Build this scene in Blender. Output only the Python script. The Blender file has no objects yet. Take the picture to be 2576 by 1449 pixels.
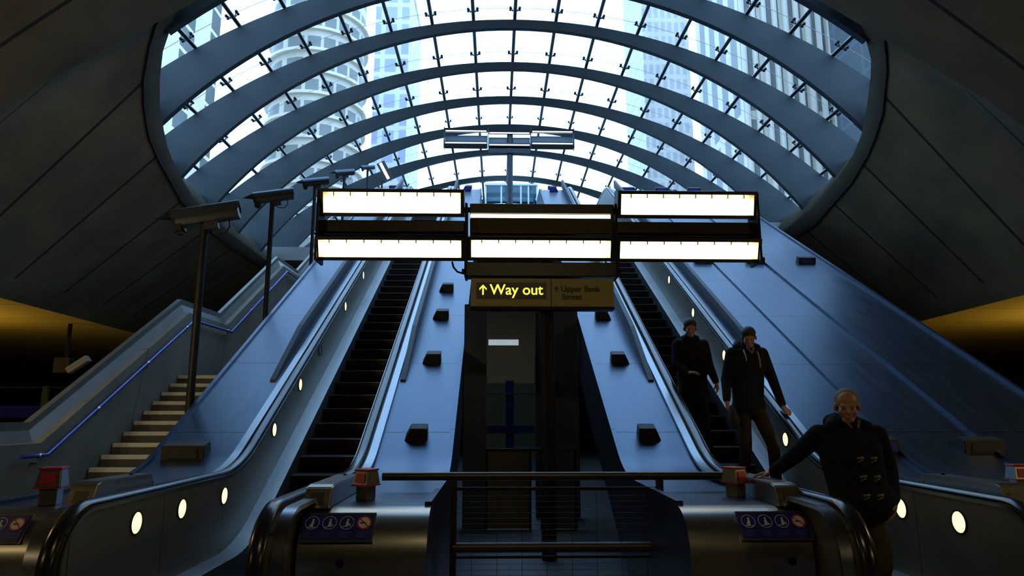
import bpy, bmesh, math, random
from math import sin, cos, tan, pi, radians, sqrt, atan, atan2
from mathutils import Vector, Matrix, Euler
random.seed(7)
SC = bpy.context.scene
COL = SC.collection

# ------------------------------------------------------------------ camera
CZ = 1.63                                   # eye height above the lower floor
PITCH = radians(10.3)
YAW = atan(42 / 1717 * cos(PITCH))
cam = bpy.data.cameras.new('camera')
cam.sensor_width = 36.0
cam.lens = 1717 / 2576 * 36.0
cam.clip_start = 0.05
cam.clip_end = 2000
camo = bpy.data.objects.new('camera', cam)
COL.objects.link(camo)
camo.location = (0, 0, CZ)
camo.rotation_euler = (pi / 2 + PITCH, 0, -YAW)
SC.camera = camo

# ------------------------------------------------------------------ sky and exposure
world = bpy.data.worlds.new('overcast_sky')
SC.world = world
world.use_nodes = True
wn = world.node_tree
bg = wn.nodes['Background']
wtc = wn.nodes.new('ShaderNodeTexCoord')
wno = wn.nodes.new('ShaderNodeTexNoise')
wno.inputs['Scale'].default_value = 2.0
wra = wn.nodes.new('ShaderNodeValToRGB')
wra.color_ramp.elements[0].color = (0.29, 0.52, 0.86, 1)
wra.color_ramp.elements[1].color = (0.33, 0.56, 0.90, 1)
wn.links.new(wtc.outputs['Generated'], wno.inputs['Vector'])
wn.links.new(wno.outputs['Fac'], wra.inputs['Fac'])
wn.links.new(wra.outputs['Color'], bg.inputs['Color'])
bg.inputs['Strength'].default_value = 6.0
SC.view_settings.view_transform = 'Standard'
SC.view_settings.look = 'None'
SC.view_settings.gamma = 1.0
SC.view_settings.use_curve_mapping = False
SC.view_settings.exposure = 0.0


def area_light(name, loc, rot, size, power, color, size_y=None):
    l = bpy.data.lights.new(name, 'AREA')
    l.energy = power
    l.color = color
    l.size = size
    if size_y:
        l.shape = 'RECTANGLE'
        l.size_y = size_y
    o = bpy.data.objects.new(name, l)
    o.location = loc
    o.rotation_euler = rot
    COL.objects.link(o)
    return o


WARM = (1.0, 0.72, 0.34)
# ticket hall ceiling lamps behind the photographer, an added overhead fill, and uplights in the two side aisles
for hx, hy in ((-9, 5), (9, 5), (-9, -3), (9, -3)):
    area_light('hall_lamp_or_fill', (hx, hy, 4.1), (0, 0, 0), 1.2, 110, WARM, 1.2)
area_light('hall_lamp_or_fill', (0.5, -0.5, 5.2), (radians(48), 0, 0), 2.4, 34, (1.0, 0.80, 0.42), 0.4)  # unseen overhead fill, added to lift the stair wall and newels
for hx, pw in ((-5.6, 115), (6.6, 45)):      # unseen fill lights added to warm the dark soffit
    o_ = area_light('soffit_fill', (hx, 4.6, 2.9), (0, 0, 0), 0.8, pw, (1.0, 0.80, 0.42), 0.4)
    o_.rotation_euler = Vector((0.25 if hx > 0 else -0.22, 0.85, 0.36)).to_track_quat('-Z', 'Y').to_euler()
AMBER = (1.0, 0.70, 0.13)
area_light('aisle_uplight', (-15.5, 17, 1.9), (pi, 0, 0), 3.0, 95, AMBER, 5.0)
area_light('aisle_uplight', (16.0, 16, 1.9), (pi, 0, 0), 3.0, 95, AMBER, 5.0)

# ------------------------------------------------------------------ materials
_m = {}


def mat(name, color, rough=0.5, metal=0.0, emit=None, estr=0.0, noise=None, spec=0.5, bump=0.0, stretch=None):
    if name in _m:
        return _m[name]
    m = bpy.data.materials.new(name)
    m.use_nodes = True
    nt = m.node_tree
    b = nt.nodes['Principled BSDF']
    b.inputs['Base Color'].default_value = (*color, 1)
    b.inputs['Roughness'].default_value = rough
    b.inputs['Metallic'].default_value = metal
    b.inputs['Specular IOR Level'].default_value = spec
    if emit:
        b.inputs['Emission Color'].default_value = (*emit, 1)
        b.inputs['Emission Strength'].default_value = estr
    if noise:
        amt, scale = noise
        geo = nt.nodes.new('ShaderNodeNewGeometry')
        no = nt.nodes.new('ShaderNodeTexNoise')
        no.inputs['Scale'].default_value = scale
        no.inputs['Detail'].default_value = 5
        src = geo.outputs['Position']
        if stretch:
            mp = nt.nodes.new('ShaderNodeMapping')
            mp.inputs['Scale'].default_value = stretch
            nt.links.new(src, mp.inputs['Vector'])
            src = mp.outputs['Vector']
        nt.links.new(src, no.inputs['Vector'])
        mr = nt.nodes.new('ShaderNodeMapRange')
        mr.inputs['From Min'].default_value = 0.3
        mr.inputs['From Max'].default_value = 0.7
        mr.inputs['To Min'].default_value = 1 - amt
        mr.inputs['To Max'].default_value = 1 + amt
        nt.links.new(no.outputs['Fac'], mr.inputs['Value'])
        mx = nt.nodes.new('ShaderNodeVectorMath')
        mx.operation = 'SCALE'
        mx.inputs[0].default_value = color
        nt.links.new(mr.outputs['Result'], mx.inputs['Scale'])
        nt.links.new(mx.outputs['Vector'], b.inputs['Base Color'])
        if metal > 0.5:
            m2 = nt.nodes.new('ShaderNodeMath')
            m2.operation = 'MULTIPLY_ADD'
            nt.links.new(no.outputs['Fac'], m2.inputs[0])
            m2.inputs[1].default_value = 0.16
            m2.inputs[2].default_value = rough - 0.08
            nt.links.new(m2.outputs[0], b.inputs['Roughness'])
        if bump:
            bp = nt.nodes.new('ShaderNodeBump')
            bp.inputs['Strength'].default_value = bump
            bp.inputs['Distance'].default_value = 0.02
            nt.links.new(no.outputs['Fac'], bp.inputs['Height'])
            nt.links.new(bp.outputs['Normal'], b.inputs['Normal'])
    _m[name] = m
    return m


def add_joints(m, axis_expr, spacing, offset, width, dark=0.25, zmin=None):
    """dark open joints in a cladding material: repeats along a world axis mix (ax, ay, az, a|x|)"""
    nt = m.node_tree
    b = nt.nodes['Principled BSDF']
    geo = nt.nodes.new('ShaderNodeNewGeometry')
    sep = nt.nodes.new('ShaderNodeSeparateXYZ')
    nt.links.new(geo.outputs['Position'], sep.inputs[0])

    def M(op, a, c=None, d=None):
        n = nt.nodes.new('ShaderNodeMath')
        n.operation = op
        for i, v in enumerate((a, c, d)):
            if v is None:
                continue
            if isinstance(v, (int, float)):
                n.inputs[i].default_value = v
            else:
                nt.links.new(v, n.inputs[i])
        return n.outputs[0]
    t = None
    for k, a in zip(('X', 'Y', 'Z'), axis_expr[:3]):
        if a:
            v = M('MULTIPLY', sep.outputs[k], a)
            t = v if t is None else M('ADD', t, v)
    if len(axis_expr) > 3:
        v = M('MULTIPLY', M('ABSOLUTE', sep.outputs['X']), axis_expr[3])
        t = v if t is None else M('ADD', t, v)
    t = M('DIVIDE', M('SUBTRACT', t, offset - width / 2), spacing)
    j = M('LESS_THAN', M('FRACT', t), width / spacing)
    if zmin is not None:
        j = M('MULTIPLY', j, M('GREATER_THAN', sep.outputs['Z'], zmin))
    fac = M('SUBTRACT', 1.0, M('MULTIPLY', j, 1 - dark))
    old = b.inputs['Base Color']
    sc = nt.nodes.new('ShaderNodeVectorMath')
    sc.operation = 'SCALE'
    if old.is_linked:
        nt.links.new(old.links[0].from_socket, sc.inputs[0])
    else:
        sc.inputs[0].default_value = old.default_value[:3]
    nt.links.new(fac, sc.inputs['Scale'])
    nt.links.new(sc.outputs['Vector'], old)
    return m


def glass_mat(name, tint, refl=0.02):
    m = bpy.data.materials.new(name)
    m.use_nodes = True
    nt = m.node_tree
    nt.nodes.clear()
    out = nt.nodes.new('ShaderNodeOutputMaterial')
    tr = nt.nodes.new('ShaderNodeBsdfTransparent')
    tr.inputs['Color'].default_value = (*tint, 1)
    gl = nt.nodes.new('ShaderNodeBsdfGlossy')
    gl.inputs['Roughness'].default_value = 0.03
    gl.inputs['Color'].default_value = (0.9, 0.95, 1, 1)
    mx = nt.nodes.new('ShaderNodeMixShader')
    mx.inputs[0].default_value = refl
    nt.links.new(tr.outputs[0], mx.inputs[1])
    nt.links.new(gl.outputs[0], mx.inputs[2])
    nt.links.new(mx.outputs[0], out.inputs['Surface'])
    _m[name] = m
    return m


STEEL = mat('brushed_steel', (0.058, 0.082, 0.118), 0.36, 0.9, noise=(0.10, 3.0), stretch=(4, 0.6, 0.6))
add_joints(STEEL, (0, 1, 0), 1.567, 8.10, 0.014, 0.3)
STEELN = mat('newel_steel', (0.30, 0.29, 0.26), 0.30, 0.95, noise=(0.06, 4.0), stretch=(0.3, 4, 4))
PANEL = mat('balustrade_steel', (0.115, 0.112, 0.085), 0.38, 0.35, noise=(0.12, 2.5))
add_joints(PANEL, (0, 1, 0), 1.22, 5.72, 0.012, 0.2)
TRIM = mat('polished_trim', (0.22, 0.24, 0.26), 0.3, 1.0)
SKIRT = mat('skirt_steel', (0.22, 0.23, 0.23), 0.38, 0.9, noise=(0.12, 1.4))
RUBBER = mat('handrail_rubber', (0.012, 0.013, 0.016), 0.22)
STEPM = mat('step_metal', (0.008, 0.008, 0.009), 0.55, 0.3)
NOSE = mat('step_nosing', (0.16, 0.15, 0.14), 0.5, 0.2)
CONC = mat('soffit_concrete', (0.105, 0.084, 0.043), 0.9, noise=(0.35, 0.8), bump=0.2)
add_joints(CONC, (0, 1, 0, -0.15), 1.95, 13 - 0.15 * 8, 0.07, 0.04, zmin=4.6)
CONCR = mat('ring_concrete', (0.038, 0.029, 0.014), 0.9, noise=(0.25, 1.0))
CONCW = mat('stair_concrete', (0.125, 0.108, 0.072), 0.85, noise=(0.18, 1.6), bump=0.1)
add_joints(CONCW, (0, 1, -0.25), 2.9, 10.1, 0.02, 0.3)
STAIRM = mat('stair_tread', (0.045, 0.043, 0.036), 0.85, noise=(0.15, 2.0))
COPE = mat('coping_stone', (0.085, 0.083, 0.068), 0.35, noise=(0.14, 2.0))
NOSW = mat('stair_nosing', (0.42, 0.40, 0.37), 0.6, noise=(0.1, 6))
BLUE = mat('blue_enamel', (0.008, 0.016, 0.22), 0.35)
RIBM = mat('rib_paint', (0.015, 0.025, 0.028), 0.55, noise=(0.08, 0.9))
TUBEM = mat('purlin_paint', (0.013, 0.016, 0.018), 0.35, 0.3)
BLACK = mat('black_paint', (0.010, 0.010, 0.011), 0.5, spec=0.15)
DARKM = mat('dark_bronze', (0.034, 0.031, 0.025), 0.4, 0.5)
GREYD = mat('charcoal_casing', (0.022, 0.025, 0.03), 0.4, 0.2, spec=0.3)
RED = mat('red_enamel', (0.40, 0.015, 0.03), 0.4)
WHITE = mat('white_print', (0.55, 0.55, 0.55), 0.6)
SIGNB = mat('sign_blue', (0.01, 0.014, 0.16), 0.4)
BRONZE = mat('bronze_frame', (0.022, 0.018, 0.012), 0.5, 0.0, spec=0.2)
LAMP = mat('lamp_diffuser', (0.9, 0.85, 0.7), 0.5, emit=(1.0, 0.88, 0.58), estr=5.0)
LAMPS = mat('balustrade_lamp', (0.9, 0.85, 0.6), 0.5, emit=(1.0, 0.86, 0.40), estr=1.7)
LAMPOFF = mat('unlit_lamp', (0.10, 0.13, 0.14), 0.2)
REFL = mat('lamp_reflector', (0.70, 0.66, 0.52), 0.3, 0.6)
OLIVE = mat('sign_board', (0.30, 0.24, 0.07), 0.5)
SIGNK = mat('sign_window', (0.01, 0.01, 0.006), 0.4)
YELLOW = mat('lit_letters', (0.9, 0.85, 0.1), 0.5, emit=(1.0, 0.92, 0.10), estr=1.1)
INK = mat('dark_letters', (0.03, 0.028, 0.015), 0.6)
AMBERC = mat('amber_ceiling', (0.62, 0.44, 0.10), 0.7)
add_joints(AMBERC, (0, 1, 0), 2.6, 16.9, 0.05, 0.3)
HALLD = mat('hall_wall', (0.035, 0.034, 0.03), 0.8)
FLOORM = mat('floor_tile', (0.07, 0.075, 0.08), 0.35, noise=(0.15, 2.0))
add_joints(FLOORM, (1, 0, 0), 0.30, 0.15, 0.008, 0.3)
add_joints(FLOORM, (0, 1, 0), 0.30, 0.05, 0.008, 0.3)
PAVE = mat('paving', (0.20, 0.20, 0.19), 0.8, noise=(0.1, 1))
GLASS = glass_mat('canopy_glass', (0.93, 0.96, 0.97))
GLASSB = glass_mat('screen_glass', (0.55, 0.70, 0.75))
CLADB = mat('side_cladding', (0.05, 0.065, 0.085), 0.5, 0.6, noise=(0.15, 1.5))
SKIN = mat('skin', (0.34, 0.17, 0.10), 0.55)
HAIRG = mat('grey_hair', (0.15, 0.14, 0.125), 0.8)
HAIRD = mat('dark_hair', (0.015, 0.012, 0.010), 0.7)
EYEW = mat('eye', (0.10, 0.08, 0.07), 0.3)
NAVY = mat('navy_wool', (0.010, 0.012, 0.018), 0.9, spec=0.08)
JACK = mat('black_jacket', (0.012, 0.013, 0.016), 0.8, spec=0.08)
COATD = mat('dark_coat', (0.010, 0.012, 0.015), 0.85, spec=0.08)
KHAKI = mat('khaki_cloth', (0.065, 0.058, 0.036), 0.9, spec=0.08)
BROWNT = mat('brown_cloth', (0.030, 0.024, 0.018), 0.9, spec=0.08)
SHOE = mat('shoe_leather', (0.012, 0.010, 0.009), 0.4)
HORN = mat('horn_toggle', (0.15, 0.11, 0.06), 0.5)
CORD = mat('pale_cord', (0.35, 0.34, 0.31), 0.7)

# ------------------------------------------------------------------ builders


def wloc(o):
    v = Vector((0, 0, 0))
    while o is not None:
        v = v + o.location
        o = o.parent
    return v


def tag(o, label=None, cat=None, group=None, kind=None):
    if label:
        o['label'] = label
    if cat:
        o['category'] = cat
    if group:
        o['group'] = group
    if kind:
        o['kind'] = kind
    return o


def thing(name, loc, label, cat, group=None, rot=None):
    o = bpy.data.objects.new(name, None)
    o.empty_display_size = 0.1
    o.location = loc
    if rot:
        o.rotation_euler = rot
    COL.objects.link(o)
    return tag(o, label, cat, group)


def obj(name, bm, m, parent=None, local=False, smooth=False, autosmooth=None):
    """bm is in world coordinates (unless local): becomes ONE mesh object"""
    me = bpy.data.meshes.new(name)
    if parent is not None and not local:
        bmesh.ops.translate(bm, vec=-wloc(parent), verts=bm.verts)
    bmesh.ops.recalc_face_normals(bm, faces=bm.faces)
    if smooth:
        for f in bm.faces:
            f.smooth = len(f.verts) <= 4
    if autosmooth:
        for f in bm.faces:
            f.smooth = True
        for e in bm.edges:
            if len(e.link_faces) == 2 and e.calc_face_angle(0) > radians(autosmooth):
                e.smooth = False
    bm.to_mesh(me)
    bm.free()
    for mm in (m if isinstance(m, (list, tuple)) else [m]):
        me.materials.append(mm)
    o = bpy.data.objects.new(name, me)
    COL.objects.link(o)
    if parent is not None:
        o.parent = parent
    return o


def struct(name, bm, m, **k):
    o = obj(name, bm, m, **k)
    o['kind'] = 'structure'
    return o


def copy_tree(o, parent=None):
    c = o.copy()
    COL.objects.link(c)
    if parent is not None:
        c.parent = parent
    for ch in list(o.children):
        copy_tree(ch, c)
    return c


def box(bm, x0, x1, y0, y1, z0, z1, mi=0, M=None):
    vs = [Vector(p) for p in ((x0, y0, z0), (x1, y0, z0), (x1, y1, z0), (x0, y1, z0), (x0, y0, z1), (x1, y0, z1), (x1, y1, z1), (x0, y1, z1))]
    if M is not None:
        vs = [M @ v for v in vs]
    v = [bm.verts.new(p) for p in vs]
    for f in ((0, 3, 2, 1), (4, 5, 6, 7), (0, 1, 5, 4), (1, 2, 6, 5), (2, 3, 7, 6), (3, 0, 4, 7)):
        bm.faces.new([v[i] for i in f]).material_index = mi
    return bm


def B(*a, bevel=0.0, **k):
    bm = bmesh.new()
    box(bm, *a, **k)
    if bevel:
        bmesh.ops.bevel(bm, geom=list(bm.edges), offset=bevel, segments=2, affect='EDGES', profile=0.5)
    return bm


def tube(bm, p, q, r, r2=None, seg=12, caps=True, mi=0):
    p, q = Vector(p), Vector(q)
    r2 = r if r2 is None else r2
    d = (q - p).normalized()
    a = d.orthogonal().normalized()
    b = d.cross(a)
    A = [bm.verts.new(p + (a * cos(2 * pi * i / seg) + b * sin(2 * pi * i / seg)) * r) for i in range(seg)]
    C = [bm.verts.new(q + (a * cos(2 * pi * i / seg) + b * sin(2 * pi * i / seg)) * r2) for i in range(seg)]
    for i in range(seg):
        bm.faces.new((A[i], A[(i + 1) % seg], C[(i + 1) % seg], C[i])).material_index = mi
    if caps:
        bm.faces.new(A[::-1]).material_index = mi
        bm.faces.new(C).material_index = mi
    return bm


def T(p, q, r, r2=None, seg=12):
    return tube(bmesh.new(), p, q, r, r2, seg)


def polytube(bm, pts, r, seg=8):
    """round tube along a polyline with parallel-transported frames"""
    pts = [Vector(p) for p in pts]
    ring0 = None
    up = None
    for i, p in enumerate(pts):
        d = (pts[min(i + 1, len(pts) - 1)] - pts[max(i - 1, 0)]).normalized()
        if up is None:
            up = d.orthogonal().normalized()
        up = (up - d * up.dot(d)).normalized()
        b = d.cross(up)
        ring = [bm.verts.new(p + (up * cos(2 * pi * k / seg) + b * sin(2 * pi * k / seg)) * r) for k in range(seg)]
        if ring0:
            for k in range(seg):
                bm.faces.new((ring0[k], ring0[(k + 1) % seg], ring[(k + 1) % seg], ring[k]))
        else:
            bm.faces.new(ring[::-1])
        ring0 = ring
    bm.faces.new(ring0)
    return bm


def extrude_poly(bm, pts, x0, x1, mi=0):
    """closed polygon in (Y,Z) extruded from x0 to x1"""
    a = [bm.verts.new((x0, y, z)) for y, z in pts]
    b = [bm.verts.new((x1, y, z)) for y, z in pts]
    n = len(pts)
    for i in range(n):
        bm.faces.new((a[i], a[(i + 1) % n], b[(i + 1) % n], b[i])).material_index = mi
    bm.faces.new(a[::-1]).material_index = mi
    bm.faces.new(b).material_index = mi
    return bm


def sweep(bm, path, sec, x, closed=False):
    """section [(dx, dn)] swept along a path [(Y,Z)] lying at X = x"""
    rings = []
    n = len(path)
    for i, (y, z) in enumerate(path):
        y0, z0 = path[max(i - 1, 0)]
        y1, z1 = path[min(i + 1, n - 1)]
        l = math.hypot(y1 - y0, z1 - z0)
        ty, tz = (y1 - y0) / l, (z1 - z0) / l
        rings.append([bm.verts.new((x + dx, y - tz * dn, z + ty * dn)) for dx, dn in sec])
    k = len(sec)
    for a, b in zip(rings, rings[1:]):
        for j in range(k):
            bm.faces.new((a[j], a[(j + 1) % k], b[(j + 1) % k], b[j]))
    bm.faces.new(rings[0][::-1])
    bm.faces.new(rings[-1])
    return bm


def rect(w, h, dx=0, dn=0):
    return [(dx - w / 2, dn - h / 2), (dx + w / 2, dn - h / 2), (dx + w / 2, dn + h / 2), (dx - w / 2, dn + h / 2)]


def ellipse_sec(w, h, n=10):
    return [(w / 2 * cos(2 * pi * i / n), h / 2 * sin(2 * pi * i / n)) for i in range(n)]


# ---- the 30 degree incline: n = distance of a line below the eye, square to the slope
C30 = cos(radians(30))
RISE = 7.60


def zin(y, n):
    return CZ + (y / 2 - n) / C30


def yin(z, n):
    return 2 * (n + C30 * (z - CZ))


def profile(z0, n, ya, yb, R=1.7, z1=None, seg=8):
    """(Y,Z) polyline: flat z0 - fillet - incline n - fillet - flat z1"""
    z1 = z0 + RISE if z1 is None else z1
    t = R * tan(radians(15))
    Y0, Y1 = yin(z0, n), yin(z1, n)
    pts = [(ya, z0)]
    for i in range(seg + 1):
        a = radians(30) * i / seg
        pts.append((Y0 - t + R * sin(a), z0 + R * (1 - cos(a))))
    for i in range(seg + 1):
        a = radians(30) * (1 - i / seg)
        pts.append((Y1 + t - R * sin(a), z1 - R * (1 - cos(a))))
    pts.append((yb, z1))
    return pts


def at_y(path, y):
    for (y0, z0), (y1, z1) in zip(path, path[1:]):
        if y0 <= y <= y1:
            return z0 + (z1 - z0) * (y - y0) / max(1e-9, y1 - y0)
    return path[-1][1]


# ------------------------------------------------------------------ the setting
struct('floor', B(-32, 32, -10, 45, -0.2, 0), FLOORM)
YE = 20.9            # edge of the street level landing
bm = bmesh.new()
box(bm, -8.6, -3.85, 24.6, 45, RISE - 0.5, RISE)
box(bm, -3.85, 9.6, YE, 45, RISE - 0.5, RISE)
struct('floor_street_landing', bm, PAVE)
bm = bmesh.new()
box(bm, -90, -8.75, 10, 160, 7.0, RISE)
box(bm, 9.75, 90, 10, 160, 7.0, RISE)
box(bm, -8.75, 9.75, 45.01, 160, 7.0, RISE)
struct('ground', bm, PAVE)
struct('wall_left', B(-32.2, -32, -10, 45, 0, 4.6), HALLD)
struct('wall_right', B(32, 32.2, -10, 45, 0, 4.6), HALLD)
struct('wall_back', B(-32, 32, -10.2, -10, 0, 12), HALLD)
struct('wall_far', B(-32, 32, 45, 45.2, 0, 7.0), HALLD)

# concrete shell: an opening lying on the canopy's barrel, flaring down to the hall ceiling
XC, ZC, RB = 0.47, CZ - 0.47, 10.5
edge_deg = [(0, 10.5), (10, 10.6), (20, 10.92), (30, 11.45)]
LEFT = [(-6.03, 12.04, 7.78), (-6.37, 12.4, 7.49), (-6.74, 12.87, 7.16), (-7.05, 13.45, 6.85), (-7.34, 14.12, 6.54), (-7.55, 14.79, 6.3),
        (-7.71, 15.35, 6.11), (-7.86, 16.1, 5.91), (-7.92, 16.48, 5.84), (-8.08, 17.71, 5.62), (-8.15, 19.26, 5.52), (-8.21, 20.63, 5.44),
        (-8.23, 22.4, 5.4), (-8.26, 24.45, 5.35), (-8.26, 30, 5.35), (-8.26, 46, 5.35)]
LEFT2 = [(-6.22, 11.81, 7.62), (-6.55, 12.15, 7.35), (-6.85, 12.53, 7.05), (-7.22, 13.12, 6.68), (-7.48, 13.71, 6.39), (-7.65, 14.2, 6.2),
         (-7.78, 14.64, 6.02), (-7.95, 15.5, 5.8), (-7.99, 15.79, 5.74), (-8.22, 17.3, 5.42), (-8.35, 19.29, 5.21), (-8.41, 21.1, 5.12),
         (-8.42, 22.5, 5.11), (-8.43, 24.1, 5.1), (-8.43, 30, 5.1), (-8.43, 46, 5.1)]
RIGHT = [(6.9, 11.81, 7.83), (7.23, 12.22, 7.56), (7.5, 12.55, 7.33), (7.7, 12.8, 7.15), (7.88, 13.17, 6.97), (8.21, 14.0, 6.63), (8.47, 14.76, 6.33),
         (8.64, 15.48, 6.13), (8.78, 16.45, 5.95), (8.96, 18.57, 5.7), (9.03, 20.26, 5.62), (9.1, 24, 5.5), (9.1, 30, 5.5), (9.1, 46, 5.5)]
RIGHT2 = [(7.12, 11.54, 7.65), (7.35, 11.8, 7.46), (7.6, 12.1, 7.22), (7.8, 12.42, 7.04), (7.97, 12.71, 6.88), (8.42, 13.75, 6.39), (8.63, 14.49, 6.14),
          (8.75, 15.0, 5.97), (8.95, 16.2, 5.68), (9.22, 18.81, 5.33), (9.25, 19.98, 5.29), (9.3, 24, 5.22), (9.3, 30, 5.2), (9.3, 46, 5.2)]


def crown_pts(sgn, dy, dr):
    out = []
    for d, y in edge_deg:
        a = radians(d) * sgn
        out.append((XC + (RB + dr) * sin(a), y + dy, ZC - CZ + (RB + dr) * cos(a)))
    return out


def lift(pts, s=0.975):
    return [Vector((x * s, y * s, z * s + CZ)) for x, y, z in pts]


SIDES = []
for sgn, P1, P2 in ((-1, LEFT, LEFT2), (1, RIGHT, RIGHT2)):
    up = lift(crown_pts(sgn, 0, 0) + P1)
    lo = lift(crown_pts(sgn, -0.25, 0.0) + P2)
    SIDES.append((sgn, up, lo))
XR = {-1: lambda y: -(11.3 + 0.09 * (y - 15)), 1: lambda y: 11.85 + 0.10 * (y - 15)}
ZR = 4.2
for sgn, up, lo in SIDES:
    nm = 'left' if sgn < 0 else 'right'
    # lip of the opening: visible band, an outer face and a flat top joining the street slab
    bm = bmesh.new()
    rows = []
    eye = Vector((0, 0, CZ))
    up2 = []
    for i, (a, b) in enumerate(zip(up, lo)):      # the band carries on in the plane of the soffit
        tg = lo[min(i + 1, len(lo) - 1)] - lo[max(i - 1, 0)]
        nn = tg.cross(Vector((XR[sgn](b.y), b.y + 0.45, ZR)) - b)
        den = nn.dot(a - eye)
        k_ = nn.dot(b - eye) / den if abs(den) > 1e-6 else 1.0
        up2.append(eye + (a - eye) * (min(max(k_, 0.88), 1.06) if i > 3 else 1.0))
    for a, b in zip(up2, lo):
        out = Vector((a.x + sgn * 0.5, a.y - (0.35 if a.y < 17 else 0), a.z + 0.75))
        rows.append([bm.verts.new(p) for p in (b, a, out)])
    for r0, r1 in zip(rows, rows[1:]):
        for k in range(2):
            bm.faces.new((r0[k], r0[k + 1], r1[k + 1], r1[k]))
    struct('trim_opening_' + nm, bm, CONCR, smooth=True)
    struct('trim_joint_' + nm, polytube(bmesh.new(), lo, 0.03, 6), BLACK)
    # flared soffit (outer curve hangs straight down to the rim), carried back over the hall as a vault
    bm = bmesh.new()
    lower = [Vector((lo[0].x, -10, lo[0].z))] + [Vector((lo[0].x, 4, lo[0].z))] + lo
    rows = []
    for v in lower:
        y = v.y
        rim = Vector((XR[sgn](y), y + (0.45 if y > 10 else 0), ZR))
        row = [bm.verts.new(v.lerp(rim, t / 6)) for t in range(7)]
        rows.append(row)
    for r0, r1 in zip(rows, rows[1:]):
        for k in range(6):
            bm.faces.new((r0[k], r0[k + 1], r1[k + 1], r1[k]))
    struct('ceiling_soffit_' + nm, bm, CONC, smooth=True)
    # flat side aisle ceiling
    bm = bmesh.new()
    ys = [-10, 4, 10, 15, 20, 30, 46]
    a = [bm.verts.new((XR[sgn](y) , y, ZR + 0.03)) for y in ys]
    b = [bm.verts.new((sgn * 32, y, ZR + 0.03)) for y in ys]
    for i in range(len(ys) - 1):
        bm.faces.new((a[i], a[i + 1], b[i + 1], b[i]))
    struct('ceiling_aisle_' + nm, bm, AMBERC)

# ------------------------------------------------------------------ glass canopy
RG, ZG = 13.4, CZ - 3.2
DTH = 0.0812
canopy = thing('glass_canopy', (XC, 20, RISE), 'barrel-vaulted glass canopy on blue-grey steel arches above the escalators', 'canopy')


def taper(k):
    return {4: 0.995, 5: 0.968, 6: 0.940, 7: 0.905, 8: 0.865}.get(k, 1.0)


RIBY = {k: 16.72 + 2.22 * k for k in range(-3, 9)}   # far lower edge of each arch


DZI = {-1: -0.18, -2: -0.38, -3: -0.6}
DZO = {-1: -0.08, -2: -0.20, -3: -0.34}


def arc(k, R, zc, th):
    s = taper(k)
    zc = zc + (DZO if R > 12 else DZI).get(k, 0.0)
    return Vector((XC + R * s * sin(th), 0, zc + R * s * cos(th)))


LIP = [(10.5, 0), (10.92, 20), (11.45, 30), (12.04, 38.2), (12.87, 43.4), (13.45, 45.8), (14.12, 48.1), (15.35, 51.2), (16.5, 53.2), (19.3, 55.5), (24, 57), (50, 58)]
for k, y in RIBY.items():
    if y < 10.6:
        continue
    bm = bmesh.new()
    n = 56
    thmax = at_y(LIP, y) + (4 if y > 14 else 0.5)
    rows = []
    for i in range(n + 1):
        f = -1 + 2 * i / n
        thi = f * radians(thmax)
        pi_ = arc(k, RB, ZC, thi)
        # outer edge: the point of the glass arc on the line from the inner arc's centre
        d = Vector((sin(thi), 0, cos(thi)))
        s = taper(k)
        c = Vector((XC, 0, ZG + DZO.get(k, 0)))
        ci = Vector((XC, 0, ZC + DZI.get(k, 0)))
        o = ci - c
        bq = o.dot(d)
        t = -bq + sqrt(max(0.0, bq * bq - (o.dot(o) - (RG * s) ** 2)))
        po = ci + d * t
        if (po - pi_).dot(d) < 0.16:
            po = pi_ + d * 0.16
        w = 0.26
        rows.append([bm.verts.new((p.x, yy, p.z)) for p, yy in ((pi_, y - w * 0.55), (pi_, y), (po, y), (po, y - w))])
    for a, b in zip(rows, rows[1:]):
        for j in range(4):
            bm.faces.new((a[j], a[(j + 1) % 4], b[(j + 1) % 4], b[j]))
    bm.faces.new(rows[0][::-1])
    bm.faces.new(rows[-1])
    obj('arch_rib', bm, RIBM, canopy, autosmooth=30)

NP = 11
for j in range(-NP, NP + 1):
    th = j * DTH
    bm = bmesh.new()
    pts = []
    for k in sorted(RIBY):
        p = arc(k, RG + 0.05, ZG, th)
        pts.append((p.x, RIBY[k] - 0.13, p.z))
    polytube(bm, pts, 0.048, 8)
    obj('purlin', bm, TUBEM, canopy, smooth=True)
ks = sorted(RIBY)
for k0, k1 in zip(ks, ks[1:]):
    bm = bmesh.new()
    y0, y1 = RIBY[k0] - 0.12, RIBY[k1] - 0.12
    A, C = [], []
    for i in range(-NP * 2, NP * 2 + 1):
        a, b = arc(k0, RG + 0.16, ZG, i * DTH / 2), arc(k1, RG + 0.16, ZG, i * DTH / 2)
        A.append(bm.verts.new((a.x, y0, a.z)))
        C.append(bm.verts.new((b.x, y1, b.z)))
    for i in range(len(A) - 1):
        bm.faces.new((A[i], A[i + 1], C[i + 1], C[i]))
    obj('glazing', bm, GLASS, canopy)
    bm = bmesh.new()
    f = 0.80
    pts = []
    for i in range(-NP * 2, NP * 2 + 1):
        a, b = arc(k0, RG + 0.15, ZG, i * DTH / 2), arc(k1, RG + 0.15, ZG, i * DTH / 2)
        p = a.lerp(b, f)
        pts.append((p.x, y0 + (y1 - y0) * f, p.z))
    polytube(bm, pts, 0.006, 4)
    obj('glazing_seal', bm, mat('seal_grey', (0.25, 0.27, 0.28), 0.6), canopy)
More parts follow.
